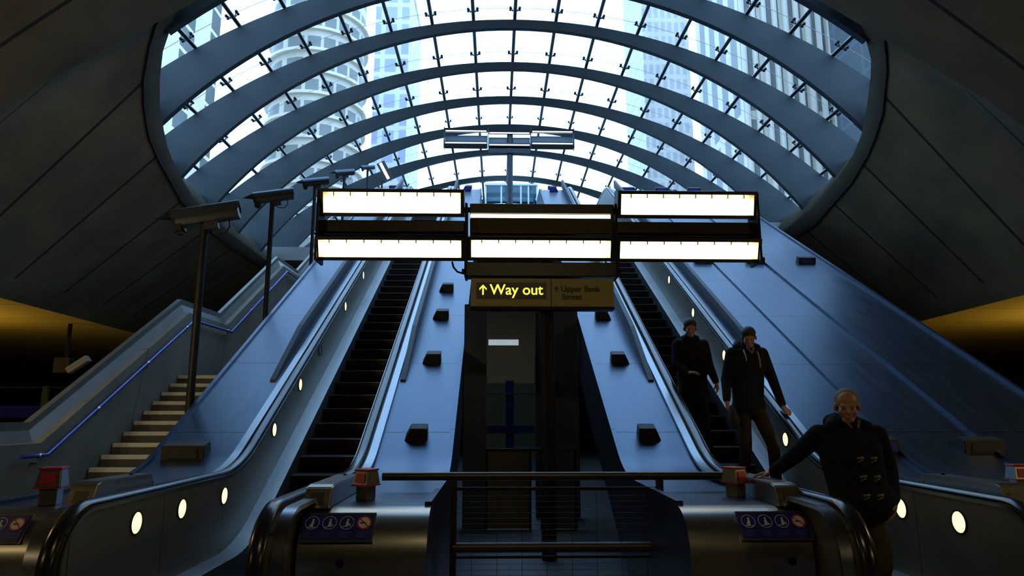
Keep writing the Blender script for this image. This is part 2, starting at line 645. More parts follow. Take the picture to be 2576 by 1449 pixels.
# four-armed glass clamps beside each purlin
cb = bmesh.new()
for sx in (-1, 1):
    for sy in (-1, 1):
        tube(cb, (sx * 0.02, 0, -0.10), (sx * 0.12, sy * 0.05, -0.02), 0.012, seg=6)
        tube(cb, (sx * 0.12, sy * 0.05, -0.035), (sx * 0.12, sy * 0.05, 0.0), 0.034, seg=8)
me_clamp = bpy.data.meshes.new('glass_clamp')
cb2 = cb.copy()
cb.to_mesh(me_clamp)
cb.free()
me_clamp.materials.append(BLACK)
spots = []
for k0, k1 in zip(ks, ks[1:]):
    for j in range(-NP + 1, NP):
        for f in (0.22, 0.80):
            a, b = arc(k0, RG + 0.15, ZG, j * DTH), arc(k1, RG + 0.15, ZG, j * DTH)
            p = a.lerp(b, f)
            y = RIBY[k0] - 0.12 + (RIBY[k1] - RIBY[k0]) * f
            spots.append((f < 0.5, abs(y - 14.5), Vector((p.x, y, p.z)), j * DTH))
spots.sort(key=lambda s: (s[0], s[1]))
rest = bmesh.new()
for i, (_, _, p, th) in enumerate(spots):
    M = Matrix.Translation(p) @ Matrix.Rotation(th, 4, 'Y')
    if i < 100:
        o = bpy.data.objects.new('glass_clamp', me_clamp)
        COL.objects.link(o)
        o.parent = canopy
        o.location = p - wloc(canopy)
        o.rotation_euler = (0, th, 0)
    else:
        s = Matrix.Diagonal((0.75, 0.75, 1, 1)) if _ else Matrix.Identity(4)
        t = cb2.copy()
        bmesh.ops.transform(t, matrix=M @ s, verts=t.verts)
        tmp = bpy.data.meshes.new('t')
        t.to_mesh(tmp)
        rest.from_mesh(tmp)
        t.free()
        bpy.data.meshes.remove(tmp)
cb2.free()
o = obj('glass_clamp', rest, BLACK, canopy)
o['kind'] = 'stuff'

# ------------------------------------------------------------------ escalators
LAMP_L = [5.30, 6.04, 6.95, 8.36, 9.35, 10.3, 11.87, 13.34, 14.9, 16.4]
LAMP_R = [5.19, 5.92, 6.85, 8.17, 9.2, 10.17, 11.66, 13.18, 14.75, 16.3]
PH = profile(1.04, 4.19, 4.75, 22.6)                    # handrail centre line
PL = profile(0.30, 4.80, 4.75, 22.6)                    # skirting ledge
PD = profile(0.95, 4.25, 5.25, 22.4)                    # deck top


def nose(path, z_low, seg=22):
    """a handrail path wrapped round both newels"""
    r0 = (path[0][1] - z_low) / 2
    a = [(path[0][0] - r0 * sin(pi * i / seg), path[0][1] - r0 + r0 * cos(pi * i / seg)) for i in range(seg, 0, -1)]
    b = [(path[-1][0] + r0 * sin(pi * i / seg), path[-1][1] - r0 + r0 * cos(pi * i / seg)) for i in range(1, seg + 1)]
    return a + path + b


def shift(path, dn):
    out = []
    n = len(path)
    for i, (y, z) in enumerate(path):
        y0, z0 = path[max(i - 1, 0)]
        y1, z1 = path[min(i + 1, n - 1)]
        l = math.hypot(y1 - y0, z1 - z0) or 1
        out.append((y - (z1 - z0) / l * dn, z + (y1 - y0) / l * dn))
    return out


def deck_block(x0, x1, parent, name='deck'):
    front = [(4.92, 0.0), (4.92, 0.62)] + [(5.25 - 0.33 * cos(a), 0.62 + 0.33 * sin(a)) for a in [pi / 2 * i / 8 for i in range(1, 8)]]
    top = front + PD
    bot = [(y, max(0.0, z - 0.92)) for y, z in PD]
    bot = bot[::-1]
    # drop duplicate floor points
    pts = top + [(PD[-1][0], PD[-1][1] - 0.92)] + [p for p in bot[1:] if p[1] > 0.001] + [(bot[-1][0] + 1.8, 0.0)]
    bm = extrude_poly(bmesh.new(), pts, x0, x1)
    # newel face takes the polished finish
    bm.faces.ensure_lookup_table()
    for f in bm.faces:
        c = f.calc_center_median()
        if len(f.verts) == 4 and c.y < 5.26:
            f.material_index = 1
    bm.normal_update()
    return obj(name, bm, [STEEL, STEELN], parent, autosmooth=25)


me_step = None


def make_step():
    bm = bmesh.new()
    n = 7
    prof = [(0.0, 0.0)]                       # nosing at the origin, riser curves back under it
    for i in range(1, n + 1):
        a = i / n
        prof.append((0.05 * a * a + 0.01, -0.20 * a))
    pts = [(0.0, 0.0), (0.346, 0.0), (0.346, -0.06)] + [(prof[-1][0] + 0.03, -0.20)] + [p for p in prof[:0:-1]]
    extrude_poly(bm, pts, 0.0, 1.0)
    box(bm, 0.0, 1.0, -0.006, 0.022, -0.010, 0.004, mi=1)
    for i in range(24):                        # tread cleats
        x = (i + 0.25) / 24
        box(bm, x, x + 0.5 / 24, 0.022, 0.346, 0.0, 0.006)
    me = bpy.data.meshes.new('escalator_step')
    bmesh.ops.recalc_face_normals(bm, faces=bm.faces)
    bm.to_mesh(me)
    bm.free()
    me.materials.append(STEPM)
    me.materials.append(NOSE)
    return me


me_step = make_step()


def escalator(xl, xr, dl, dr, label, lamps, off):
    """xl/xr inner balustrade faces, dl/dr outer deck edges"""
    root = thing('escalator', ((xl + xr) / 2, 5.0, 0), label, 'escalator', 'escalators side by side')
    deck_block(dl, xl - 0.15, root)
    deck_block(xr + 0.15, dr, root)
    for x, sg in ((dl, 1), (dr, -1)):          # raised edge lip along the deck
        bm = sweep(bmesh.new(), PD, rect(0.05, 0.03, sg * 0.025, 0.015), x)
        obj('deck_edge', bm, STEEL, root)
    PHn = nose(PH, 0.26)
    for x, sg in ((xl, -1), (xr, 1)):          # sg points away from the steps
        hx = x + sg * 0.055
        obj('handrail', sweep(bmesh.new(), PHn, ellipse_sec(0.10, 0.05), hx), RUBBER, root, autosmooth=50)
        # balustrade: panel with rounded newel
        top = nose(shift(PH, -0.04), 0.36)
        bot = [p for p in PL if p[0] > 5.3][::-1]
        pts = top + [(PL[-1][0] - 0.6, PL[-1][1])] + [p for p in bot if p[0] < PL[-1][0] - 0.7] + [(5.2, 0.30)]
        bm = extrude_poly(bmesh.new(), pts, x, x + sg * 0.12)
        bal = obj('balustrade', bm, PANEL, root, autosmooth=25)
        for dx, w, h, dn in ((-0.004, 0.014, 0.022, -0.035), (0.170, 0.085, 0.03, -0.035)):
            bm = sweep(bmesh.new(), nose(shift(PH, dn), 0.34), rect(w, h), x + sg * dx)
            obj('handrail_trim', bm, TRIM, root, autosmooth=40)
        # skirting ledge and side skirt
        inner = x - sg * 0.17
        sec = [(0, 0), (-sg * 0.17, -0.02), (-sg * 0.17, -0.30), (0, -0.30)]
        lo_ = max(0.0, 0.0)
        bm = bmesh.new()
        rows = []
        for y, z in profile(0.30, 4.80, 4.95, 22.4):
            rows.append([bm.verts.new(p) for p in ((x, y, z), (inner, y, z - 0.02), (inner, y, max(-0.05, z - 0.5)), (x, y, max(-0.05, z - 0.5)))])
        for a, b in zip(rows, rows[1:]):
            for j in range(4):
                bm.faces.new((a[j], a[(j + 1) % 4], b[(j + 1) % 4], b[j]))
        bm.faces.new(rows[0][::-1])
        bm.faces.new(rows[-1])
        obj('skirt_panel', bm, SKIRT, root, autosmooth=25)
        # round lamps let into the balustrade
        for i, ly in enumerate(lamps):
            lz = 0.83 if ly < 7.1 else zin(ly, 4.36)
            unlit = (off is not None and sg == off and i == 5)
            bm = bmesh.new()
            tube(bm, (x - sg * 0.003, ly, lz), (x + sg * 0.01, ly, lz), 0.075, seg=24)
            ob = obj('balustrade_light', bm, LAMPOFF if unlit else LAMPS, bal)
            bm = bmesh.new()
            rr = []
            for q in range(24):
                a = 2 * pi * q / 24
                rr.append([bm.verts.new((x - sg * d, ly + r * cos(a), lz + r * sin(a))) for d, r in ((0.0, 0.092), (0.008, 0.088), (0.008, 0.078), (0.0, 0.076))])
            for q in range(24):
                for j in range(3):
                    bm.faces.new((rr[q][j], rr[q][j + 1], rr[(q + 1) % 24][j + 1], rr[(q + 1) % 24][j]))
            obj('light_rim', bm, BLACK, bal)
        # upright guide fin running along the deck beside the handrail
        fx = x + sg * (0.32 if (sg < 0) == (xl < 0) else 0.27)
        y0, y1 = 9.19, 20.6
        lo2 = [(y0 + (y1 - y0) * t / 20, zin(y0 + (y1 - y0) * t / 20, 4.25)) for t in range(21)]
        hi = [(y0, lo2[0][1] + 0.03)] + [(y, z + 0.24) for y, z in lo2[2:]]
        bm = extrude_poly(bmesh.new(), lo2 + hi[::-1], fx - 0.035, fx + 0.035)
        obj('deck_fin', bm, mat('fin_steel', (0.030, 0.034, 0.04), 0.5, 0.1, spec=0.2), root)
    # steps
    w = xr - xl - 0.36
    ni = 4.94
    Y0 = yin(0, ni)
    for i in range(-5, 42):
        y = Y0 + 0.346 * i + (0.12 if xl < 0 else 0.29)
        z = max(0.0, zin(y, ni)) if i > 0 else 0.0
        if i == 1:
            z *= 0.6
        z = min(z, RISE)
        o = bpy.data.objects.new('step', me_step)
        COL.objects.link(o)
        o.parent = root
        o.location = Vector((xl + 0.18, y, z + 0.012)) - wloc(root)
        o.scale = (w, 1, 1)
    # comb plate at the foot, and the closed underside
    cb = B(xl + 0.175, xr - 0.175, 4.3, Y0 - 5 * 0.346 + 0.15, -0.02, 0.016)
    obj('comb_plate', cb, mat('comb_steel', (0.35, 0.34, 0.30), 0.4, 0.9), root)
    und = profile(0.30, 4.80, 8.4, 22.3)
    und = [(y, z - 0.85) for y, z in und if z - 0.85 > 0.02]
    bm = extrude_poly(bmesh.new(), und + [(y, z - 0.12) for y, z in und[::-1]], xl - 0.1, xr + 0.1)
    obj('truss_cover', bm, BLACK, root)
    return root


escalator(-2.63, -1.50, -3.72, -0.467, 'empty escalator with black steps beside the concrete staircase, left of the direction sign', LAMP_L, -1)
escalator(2.36, 3.43, 1.35, 4.56, 'escalator with men walking down it, right of the direction sign', LAMP_R, None)

# infill decks right of the right-hand escalator
for x0, x1, lab in ((4.57, 5.64, 'sloping steel infill deck next to the right escalator, wide notice block at its foot'),
                    (5.65, 6.97, 'outermost sloping steel deck on the right, edged by a thin blue lip')):
    r = thing('steel_deck', ((x0 + x1) / 2, 5.0, 0), lab, 'deck', 'flat infill decks')
    deck_block(x0, x1, r, 'deck_sheet')
    obj('deck_edge', sweep(bmesh.new(), PD, rect(0.05, 0.04, -0.03, 0.02), x1), STEEL, r)

# lower wall faces inside the central void
struct('wall_void_left', B(-0.46, -0.13, 10.0, 10.3, 0, 3.2), CLADB)
struct('wall_void_right', B(0.64, 1.33, 11.0, 11.2, 0, 3.35), CLADB)

# ------------------------------------------------------------------ wedge blocks, notice blocks
def wedge(w, d, h, slant):
    bm = bmesh.new()
    a = w / 2
    t0, t1 = -a + (slant if slant > 0 else 0), a + (slant if slant < 0 else 0)
    v = [bm.verts.new(p) for p in ((-a, 0, 0), (a, 0, 0), (a, d, 0), (-a, d, 0), (t0, 0.04, h), (t1, 0.04, h), (t1, d, h), (t0, d, h))]
    for f in ((0, 3, 2, 1), (4, 5, 6, 7), (0, 1, 5, 4), (1, 2, 6, 5), (2, 3, 7, 6), (3, 0, 4, 7)):
        bm.faces.new([v[i] for i in f])
    bmesh.ops.bevel(bm, geom=list(bm.edges), offset=0.006, segments=2, affect='EDGES')
    return bm


def notice(loc, w, d, h, slant, label, group, face=SIGNB, name='deck_block'):
    r = thing(name, loc, label, 'notice block' if w > 0.4 else 'block', group, (0, 0, 0))
    k = obj('casing', wedge(w, d, h, slant), BRONZE, r, local=True)
    k.rotation_euler = (radians(30) if loc[1] > 7.9 else radians(16), 0, 0)
    bm = bmesh.new()
    sx = w * 0.72
    c = slant * 0.3
    v = [bm.verts.new(p) for p in ((c - sx / 2, 0.01, h * 0.2), (c + sx / 2, 0.01, h * 0.2), (c + sx * 0.45, 0.035, h * 0.85), (c - sx * 0.45, 0.035, h * 0.85))]
    q = bm.faces.new(v)
    ex = bmesh.ops.extrude_face_region(bm, geom=[q])
    bmesh.ops.translate(bm, vec=(0, -0.012, 0.002), verts=[e for e in ex['geom'] if isinstance(e, bmesh.types.BMVert)])
    f = obj('face_plate', bm, face, r, local=True)
    f.rotation_euler = k.rotation_euler
    if w > 0.4:
        for j in range(4):
            bm = B(-sx * 0.38, sx * (0.38 - 0.08 * (j % 2)), -0.006, 0.0, 0, h * 0.05)
            t = obj('print_line', bm, mat('notice_print', (0.035, 0.035, 0.06), 0.6), f, local=True)
            t.location = (c, 0.008 + 0.005 * j, h * (0.28 + 0.14 * j))
    return r


def zd(y):
    return at_y(PD, y)


ORD = ['lowest', 'second', 'third', 'fourth', 'fifth', 'sixth', 'seventh']
WY = [7.94, 9.65, 11.07, 12.2]
for x, sl, side in ((-0.90, 0.07, 'left'), (1.77, -0.07, 'right')):
    for i, y in enumerate(WY + [20.0, 20.7]):
        if i < 4:
            lab = '%s dark wedge block from the foot of the deck %s of the void' % (ORD[i], side)
        else:
            lab = '%s small blue block at the deck head %s of the glass lift shaft' % (('lower', 'upper')[i - 4], side)
        notice((x, y, zd(y) - 0.006), 0.26, 0.16, 0.14, sl, lab, 'wedge blocks along the two middle decks', SIGNK if i < 4 else BLUE)
for x, y, lab in ((-3.36, 7.62, 'wide dark notice block at the foot of the left outer deck'),
                  (5.48, 7.70, 'wide dark notice block right of the duffle-coated man')):
    notice((x, y, zd(y) - 0.02), 0.46, 0.20, 0.16, 0, lab, 'wide notice blocks', SIGNK)
notice((4.42, 7.72, zd(7.72) - 0.02), 0.26, 0.18, 0.16, -0.05, 'dark wedge block half hidden behind the duffle-coated man\'s shoulder', 'wedge blocks on the right decks')
for x, nm in ((4.32, 'nearest the handrail'), (5.42, 'middle of three'), (6.49, 'farthest right')):
    notice((x, 13.76, zd(13.76) - 0.006), 0.36, 0.16, 0.13, 0, 'blue wedge block below the right lamp panel, ' + nm, 'wedge blocks on the right decks', BLUE)
    notice((x * 0.98, 20.9, zd(20.9)), 0.42, 0.15, 0.16, 0, 'small blue block at the head of the right decks, ' + nm, 'blue blocks at the head of the decks', BLUE)
notice((-3.2, 20.9, zd(20.9)), 0.42, 0.15, 0.16, 0, 'small blue block at the head of the left outer deck', 'blue blocks at the head of the decks', BLUE)

# ------------------------------------------------------------------ emergency stop boxes, handrail entry boxes, newel signs
def stop_box(x, y, ang, label, s=1.0):
    r = thing('emergency_stop_box', (x, y, 0.95), label, 'stop box', 'red topped emergency stop boxes on the newels', (0, 0, ang))
    a = 0.052 * s
    obj('pedestal', B(-a, a, -0.06 * s, 0.06 * s, 0, 0.13 * s, bevel=0.006), STEELN, r, local=True)
    bm = bmesh.new()
    v = [bm.verts.new(Vector(p) * s) for p in ((-.075, -.085, .115), (.075, -.085, .115), (.075, .085, .115), (-.075, .085, .115), (-.062, -.06, .225), (.062, -.06, .225), (.062, .07, .225), (-.062, .07, .225))]
    for f in ((0, 3, 2, 1), (4, 5, 6, 7), (0, 1, 5, 4), (1, 2, 6, 5), (2, 3, 7, 6), (3, 0, 4, 7)):
        bm.faces.new([v[i] for i in f])
    bmesh.ops.bevel(bm, geom=list(bm.edges), offset=0.006 * s, segments=2, affect='EDGES')
    obj('head', bm, STEELN, r, local=True)
    obj('red_cap', B(-.068 * s, .068 * s, -.066 * s, .076 * s, .222 * s, .238 * s, bevel=0.005), RED, r, local=True)
    bm = bmesh.new()
    v = [bm.verts.new(Vector(p) * s) for p in ((-.048, -.086, .135), (.048, -.086, .135), (.042, -.070, .205), (-.042, -.070, .205))]
    bm.faces.new(v)
    obj('red_window', bm, RED, r, local=True)
    obj('red_band', B(-.078 * s, .078 * s, -.088 * s, .088 * s, .108 * s, .118 * s), RED, r, local=True)
    return r


stop_box(-1.02, 5.62, radians(-28), 'red capped emergency stop box on the newel left of the railing')
stop_box(1.97, 5.75, radians(28), 'red capped emergency stop box on the newel right of the railing')
stop_box(-3.32, 5.38, radians(14), 'large red capped emergency stop box on the newel below the staircase', 1.15)
stop_box(4.50, 5.95, radians(-10), 'red capped emergency stop box at the right picture edge behind the right handrail', 1.0)


def entry_box(x, y0, y1, h, label):
    r = thing('handrail_guide_box', (x, y0, 0.95), label, 'guide box', 'steel guide boxes on the newel decks')
    bm = bmesh.new()
    w = 0.095
    extrude_poly(bm, [(y0, 0.95), (y0 + 0.07, 0.95 + h * 0.9), (y0 + 0.13, 0.95 + h), (y1 - 0.05, 0.95 + h * 0.96), (y1, 0.95 + h * 0.5), (y1, 0.95)], x - w, x + w)
    bmesh.ops.bevel(bm, geom=list(bm.edges), offset=0.008, segments=2, affect='EDGES')
    obj('casing', bm, STEELN, r)
    obj('front_plate', B(x - 0.05, x + 0.05, -0.004, 0.004, 0, h * 0.62, M=Matrix.Translation((0, y0 + 0.012, 0.965)) @ Matrix.Rotation(radians(-20), 4, 'X')), mat('plate_dark', (0.08, 0.075, 0.06), 0.35, 0.8), r)
    tb = bmesh.new()
    tube(tb, (x, y1 - 0.2, 0.95 + h * 0.96), (x, y1 - 0.2, 0.95 + h + 0.006), 0.014)
    obj('lock', tb, BLACK, r)
    return r


entry_box(-1.28, 5.12, 6.25, 0.155, 'steel guide box on the newel left of the railing')
entry_box(2.17, 5.15, 6.25, 0.155, 'steel guide box under the hand of the man in the duffle coat')
entry_box(-2.93, 5.05, 5.95, 0.19, 'steel guide box on the newel beside the large stop box')
entry_box(3.74, 4.95, 6.0, 0.17, 'steel guide box on the newel behind the right-hand handrail')

# pictogram signs on the rounded newel fronts
def ring(bm, cx, cz, r, w, n=20, y=0.0):
    A = [bm.verts.new((cx + r * cos(2 * pi * i / n), y, cz + r * sin(2 * pi * i / n))) for i in range(n)]
    C = [bm.verts.new((cx + (r - w) * cos(2 * pi * i / n), y, cz + (r - w) * sin(2 * pi * i / n))) for i in range(n)]
    for i in range(n):
        bm.faces.new((A[i], A[(i + 1) % n], C[(i + 1) % n], C[i]))


def disc(bm, cx, cz, r, n=14, y=0.0):
    bm.faces.new([bm.verts.new((cx + r * cos(2 * pi * i / n), y, cz + r * sin(2 * pi * i / n))) for i in range(n)])


def quad(bm, pts, y=0.0):
    bm.faces.new([bm.verts.new((x, y, z)) for x, z in pts])


def newel_sign(x, label, w=0.48):
    r = thing('safety_sign', (x, 4.99, 0.84), label, 'sign', 'blue pictogram signs on the newels', (radians(-38), 0, 0))
    h = 0.19
    obj('backing_plate', B(-w / 2 - 0.015, w / 2 + 0.015, -0.006, 0.004, -h / 2 - 0.015, h / 2 + 0.015), STEELN, r, local=True)
    obj('blue_panel', B(-w / 2, w / 2, -0.011, -0.005, -h / 2, h / 2), SIGNB, r, local=True)
    cw = w / 4
    for i in range(4):
        cx = -w / 2 + cw * (i + 0.5)
        bm = bmesh.new()
        if i < 3:
            ring(bm, cx, 0.03, 0.05, 0.004, y=-0.0125)
            disc(bm, cx + 0.005, 0.052, 0.008, y=-0.0125)
            quad(bm, ((cx - 0.008, 0.0), (cx + 0.010, 0.0), (cx + 0.012, 0.042), (cx - 0.004, 0.042)), -0.0125)
            s = (-0.02, 0.018, 0.022)[i]
            quad(bm, ((cx + s, 0.004), (cx + s + 0.008, 0.004), (cx + 0.008, 0.036), (cx, 0.036)), -0.0127)
            quad(bm, ((cx - 0.03, -0.006), (cx + 0.03, -0.006 + 0.012 * i), (cx + 0.03, -0.001 + 0.012 * i), (cx - 0.03, -0.001)), -0.0129)
            obj('pictogram', bm, WHITE, r, local=True)
        else:
            disc(bm, cx, 0.03, 0.042, y=-0.0122)
            obj('pictogram', bm, WHITE, r, local=True)
            bm = bmesh.new()
            ring(bm, cx, 0.03, 0.052, 0.011, y=-0.0130)
            quad(bm, ((cx - 0.036, 0.060), (cx - 0.030, 0.066), (cx + 0.036, 0.0), (cx + 0.030, -0.006)), -0.0134)
            obj('prohibition_ring', bm, RED, r, local=True)
            bm = bmesh.new()
            quad(bm, ((cx - 0.028, 0.024), (cx + 0.012, 0.024), (cx + 0.012, 0.034), (cx - 0.028, 0.034)), -0.0126)
            obj('pictogram', bm, BLACK, r, local=True)
    for i in range(4):
        cx = -w / 2 + cw * (i + 0.5)
        for dz in (-0.045, -0.06, -0.075):
            bm = bmesh.new()
            quad(bm, ((cx - cw * 0.36, dz), (cx + cw * (0.3 if dz > -0.06 else 0.12), dz), (cx + cw * (0.3 if dz > -0.06 else 0.12), dz + 0.005), (cx - cw * 0.36, dz + 0.005)), -0.0125)
            obj('caption_line', bm, mat('caption_print', (0.07, 0.08, 0.22), 0.6), r, local=True)
    return r


newel_sign(-1.09, 'blue pictogram sign on the newel face left of the railing')
newel_sign(1.97, 'blue pictogram sign on the newel face right of the railing')
newel_sign(-3.47, 'blue pictogram sign on the newel cut by the left picture edge')

# small round locks low on the newel faces
for x, lab in ((-1.05, 'round lock low on the newel left of the railing'), (2.05, 'round lock low on the newel right of the railing'), (-3.46, 'round lock low on the left outer newel')):
    o = obj('round_lock', T((x, 4.905, 0.62), (x, 4.925, 0.62), 0.028, seg=20), BLACK)
    tag(o, lab, 'lock', 'round locks on the newels')

# ------------------------------------------------------------------ railing across the void
rl = thing('railing', (0.5, 6.2, 0), 'dark tubular railing with mesh infill between the two escalators', 'railing')
tb = bmesh.new()
tube(tb, (-0.985, 6.2, 1.075), (2.06, 6.2, 1.075), 0.036, seg=16)
bmesh.ops.bevel(tb, geom=[e for e in tb.edges if len(e.link_faces) == 2 and e.calc_face_angle(0) > 1.2], offset=0.012, segments=2, affect='EDGES')
obj('top_rail', tb, mat('rail_steel', (0.07, 0.065, 0.055), 0.35, 0.8), rl, autosmooth=40)
obj('lower_rail', T((-0.36, 6.2, 0.48), (1.45, 6.2, 0.48), 0.042, seg=14), mat('rail_wood', (0.04, 0.026, 0.015), 0.4), rl, autosmooth=40)
obj('bottom_rail', T((-0.36, 6.2, 0.40), (1.45, 6.2, 0.40), 0.012), BLACK, rl, autosmooth=40)
obj('inner_rail', T((-0.36, 6.2, 0.97), (1.45, 6.2, 0.97), 0.014), BLACK, rl, autosmooth=40)
for x in (-0.36, 1.45):
    obj('post', B(x - 0.028, x + 0.028, 6.17, 6.23, 0, 1.05), DARKM, rl)
bm = bmesh.new()
for i in range(20):
    z = 0.06 + i * 0.047
    box(bm, -0.35, 1.44, 6.198, 6.202, z, z + 0.003)
for i in range(8):
    x = -0.2 + i * 0.217
    box(bm, x, x + 0.004, 6.198, 6.202, 0.05, 0.97)
obj('mesh_infill', bm, mat('mesh_wire', (0.06, 0.06, 0.055), 0.4, 0.6), rl)
# small light-blue kerb blocks on the void floor
for x, lab in ((-0.28, 'low pale kerb block on the tiled floor behind the left railing post'), (1.12, 'low pale kerb block on the tiled floor behind the right end of the railing')):
    o = obj('kerb_block', B(x - 0.16, x + 0.16, 8.6, 8.8, 0, 0.09, bevel=0.01), STEEL)
    tag(o, lab, 'block', 'kerb blocks in the void')

# ------------------------------------------------------------------ luminaire gantry and its sign
def luminaire(x0, x1, z0, z1, y, depth, tilt, parent, lit=True):
    """open-fronted trough, lamp face towards the hall (-Y)"""
    cx, cz = (x0 + x1) / 2, (z0 + z1) / 2
    w, h = (x1 - x0) / 2, (z1 - z0) / 2
    M = Matrix.Translation((cx, y, cz)) @ Matrix.Rotation(tilt, 4, 'X')
    t = 0.040
    bm = bmesh.new()
    box(bm, -w, w, 0, depth, h - t, h, M=M)
    box(bm, -w, w, 0, depth, -h, -h + t, M=M)
    box(bm, -w, -w + t, 0, depth, -h + t, h - t, M=M)
    box(bm, w - t, w, 0, depth, -h + t, h - t, M=M)
    box(bm, -w + t, w - t, depth - t, depth, -h + t, h - t, M=M)
    hs = obj('lamp_housing', bm, DARKM, parent)
    bm = bmesh.new()
    a, b = w - t, h - t
    v = [bm.verts.new(M @ Vector(p)) for p in ((-a, 0.004, -b), (a, 0.004, -b), (a, 0.004, b), (-a, 0.004, b), (-a * 0.955, depth * 0.4, -b * 0.9), (a * 0.955, depth * 0.4, -b * 0.9), (a * 0.955, depth * 0.4, b * 0.6), (-a * 0.955, depth * 0.4, b * 0.6))]
    for i in range(4):
        bm.faces.new((v[i], v[(i + 1) % 4], v[4 + (i + 1) % 4], v[4 + i]))
    obj('reflector', bm, REFL, hs)
    bm = bmesh.new()
    v2 = [bm.verts.new(M @ Vector(p)) for p in ((-a * 0.955, depth * 0.39, -b * 0.9), (a * 0.955, depth * 0.39, -b * 0.9), (a * 0.955, depth * 0.39, b * 0.6), (-a * 0.955, depth * 0.39, b * 0.6))]
    bm.faces.new(v2)
    obj('diffuser', bm, LAMP if lit else REFL, hs)
    for i in range(8):
        bm = bmesh.new()
        x = -a * 0.85 + i * a * 1.7 / 7
        box(bm, x - 0.006, x + 0.006, 0.012, depth * 0.38, b * 0.62, b * 0.95, M=M)
        obj('baffle', bm, REFL, hs)
    return hs


SX = 0.004676
CXp, GY = 1352, 7.80


def gx(px):
    return 0.53 + (px - CXp) * SX


def gz(py, y=GY):
    a = PITCH + atan((724.5 - py) / 1717)
    return CZ + y * tan(a)


gant = thing('light_gantry', (0.53, GY + 0.3, 0), 'large dark light gantry with five glowing rectangular lamps on a central post', 'light gantry', 'post-mounted light gantries')
for x0, x1 in ((793, 1157), (1549, 1908)):
    luminaire(gx(x0), gx(x1), gz(545), gz(479), GY, 0.26, radians(15), gant)
    luminaire(gx(x0 - 6), gx(x1 + 3), gz(657), gz(598), GY, 0.26, radians(20), gant)
    obj('cross_beam', B(gx(x0 - 4), gx(x1 + 2), GY + 0.06, GY + 0.24, gz(581), gz(552), bevel=0.01), DARKM, gant)
luminaire(gx(1168), gx(1535), gz(657), gz(598), GY - 0.03, 0.26, radians(20), gant)
# middle top: a lamp turned away, only its rim light seen
obj('lamp_housing', B(gx(1172), gx(1538), GY, GY + 0.3, gz(536), gz(512), bevel=0.008), DARKM, gant)
obj('strip_lamp', B(gx(1174), gx(1530), GY + 0.02, GY + 0.05, gz(545), gz(538)), LAMP, gant)
bm = bmesh.new()
extrude_poly(bm, [(GY + 0.03, gz(549)), (GY + 0.10, gz(581)), (GY + 0.30, gz(581)), (GY + 0.30, gz(549))], gx(1172), gx(1538))
obj('reflector_beam', bm, mat('ochre_metal', (0.22, 0.16, 0.06), 0.3, 0.8), gant)
obj('lower_beam', B(gx(1160), gx(1546), GY + 0.0, GY + 0.22, gz(695), gz(659), bevel=0.01), DARKM, gant)
for px, p0, p1 in ((1163, 512, 695), (1543, 512, 695), (790, 480, 657), (1908, 482, 657)):
    obj('end_plate', B(gx(px) - 0.014, gx(px) + 0.014, GY - 0.02, GY + 0.30, gz(p1), gz(p0)), BLACK, gant)
    if 1000 < px < 1600:
        for pz in (525, 610, 680):
            obj('bracket', B(gx(px) - 0.045, gx(px) + 0.045, GY + 0.02, GY + 0.10, gz(pz) - 0.02, gz(pz) + 0.02), BLACK, gant)
obj('post', T((0.615, GY + 0.28, 0), (0.615, GY + 0.28, gz(520)), 0.085, seg=20), BLACK, gant, autosmooth=40)
bm = bmesh.new()
polytube(bm, [(gx(1128), GY + 0.1, gz(655)), (gx(1132), GY + 0.06, gz(670)), (gx(1142), GY + 0.05, gz(682)), (gx(1160), GY + 0.08, gz(686))], 0.012, 6)
obj('cable_loop', bm, BLACK, gant, smooth=True)

g2 = thing('light_gantry', (0.44, 21.9, RISE), 'slim second light gantry on a post at the upper landing, below the glass roof', 'light gantry', 'post-mounted light gantries')
gy = 21.9
for i, (x0, x1, dz) in enumerate(((-1.76, -0.31, 0), (-0.27, 1.15, -0.06), (1.19, 2.62, 0))):
    for zz, t in ((11.06, 20), (10.62, -20)):
        M = Matrix.Translation(((x0 + x1) / 2, gy, zz + dz)) @ Matrix.Rotation(radians(t), 4, 'X')
        w = (x1 - x0) / 2
        hs = obj('lamp_housing', B(-w, w, 0, 0.24, -0.07, 0.07, M=M), GREYD, g2)
        obj('diffuser', B(-w + 0.03, w - 0.03, -0.012, 0.0, -0.05, -0.005, M=M), mat('small_lamp', (0.8, 0.75, 0.6), 0.5, emit=(1.0, 0.85, 0.55), estr=0.9), hs)
        if i == 1 and t < 0:
            obj('lower_beam', B(x0, x1, gy, gy + 0.2, 10.26, 10.42), GREYD, g2)
    obj('back_panel', B(x0, x1, gy + 0.2, gy + 0.23, 10.72 + dz, 10.95 + dz), mat('panel_blue_grey', (0.10, 0.12, 0.14), 0.4, 0.3), g2)
for x in (-1.78, -0.29, 1.17, 2.64):
    obj('end_plate', B(x - 0.012, x + 0.012, gy - 0.02, gy + 0.26, 10.45, 11.16), GREYD, g2)
obj('post', T((0.46, gy + 0.15, RISE), (0.46, gy + 0.15, 11.0), 0.10, seg=14), GREYD, g2, autosmooth=40)

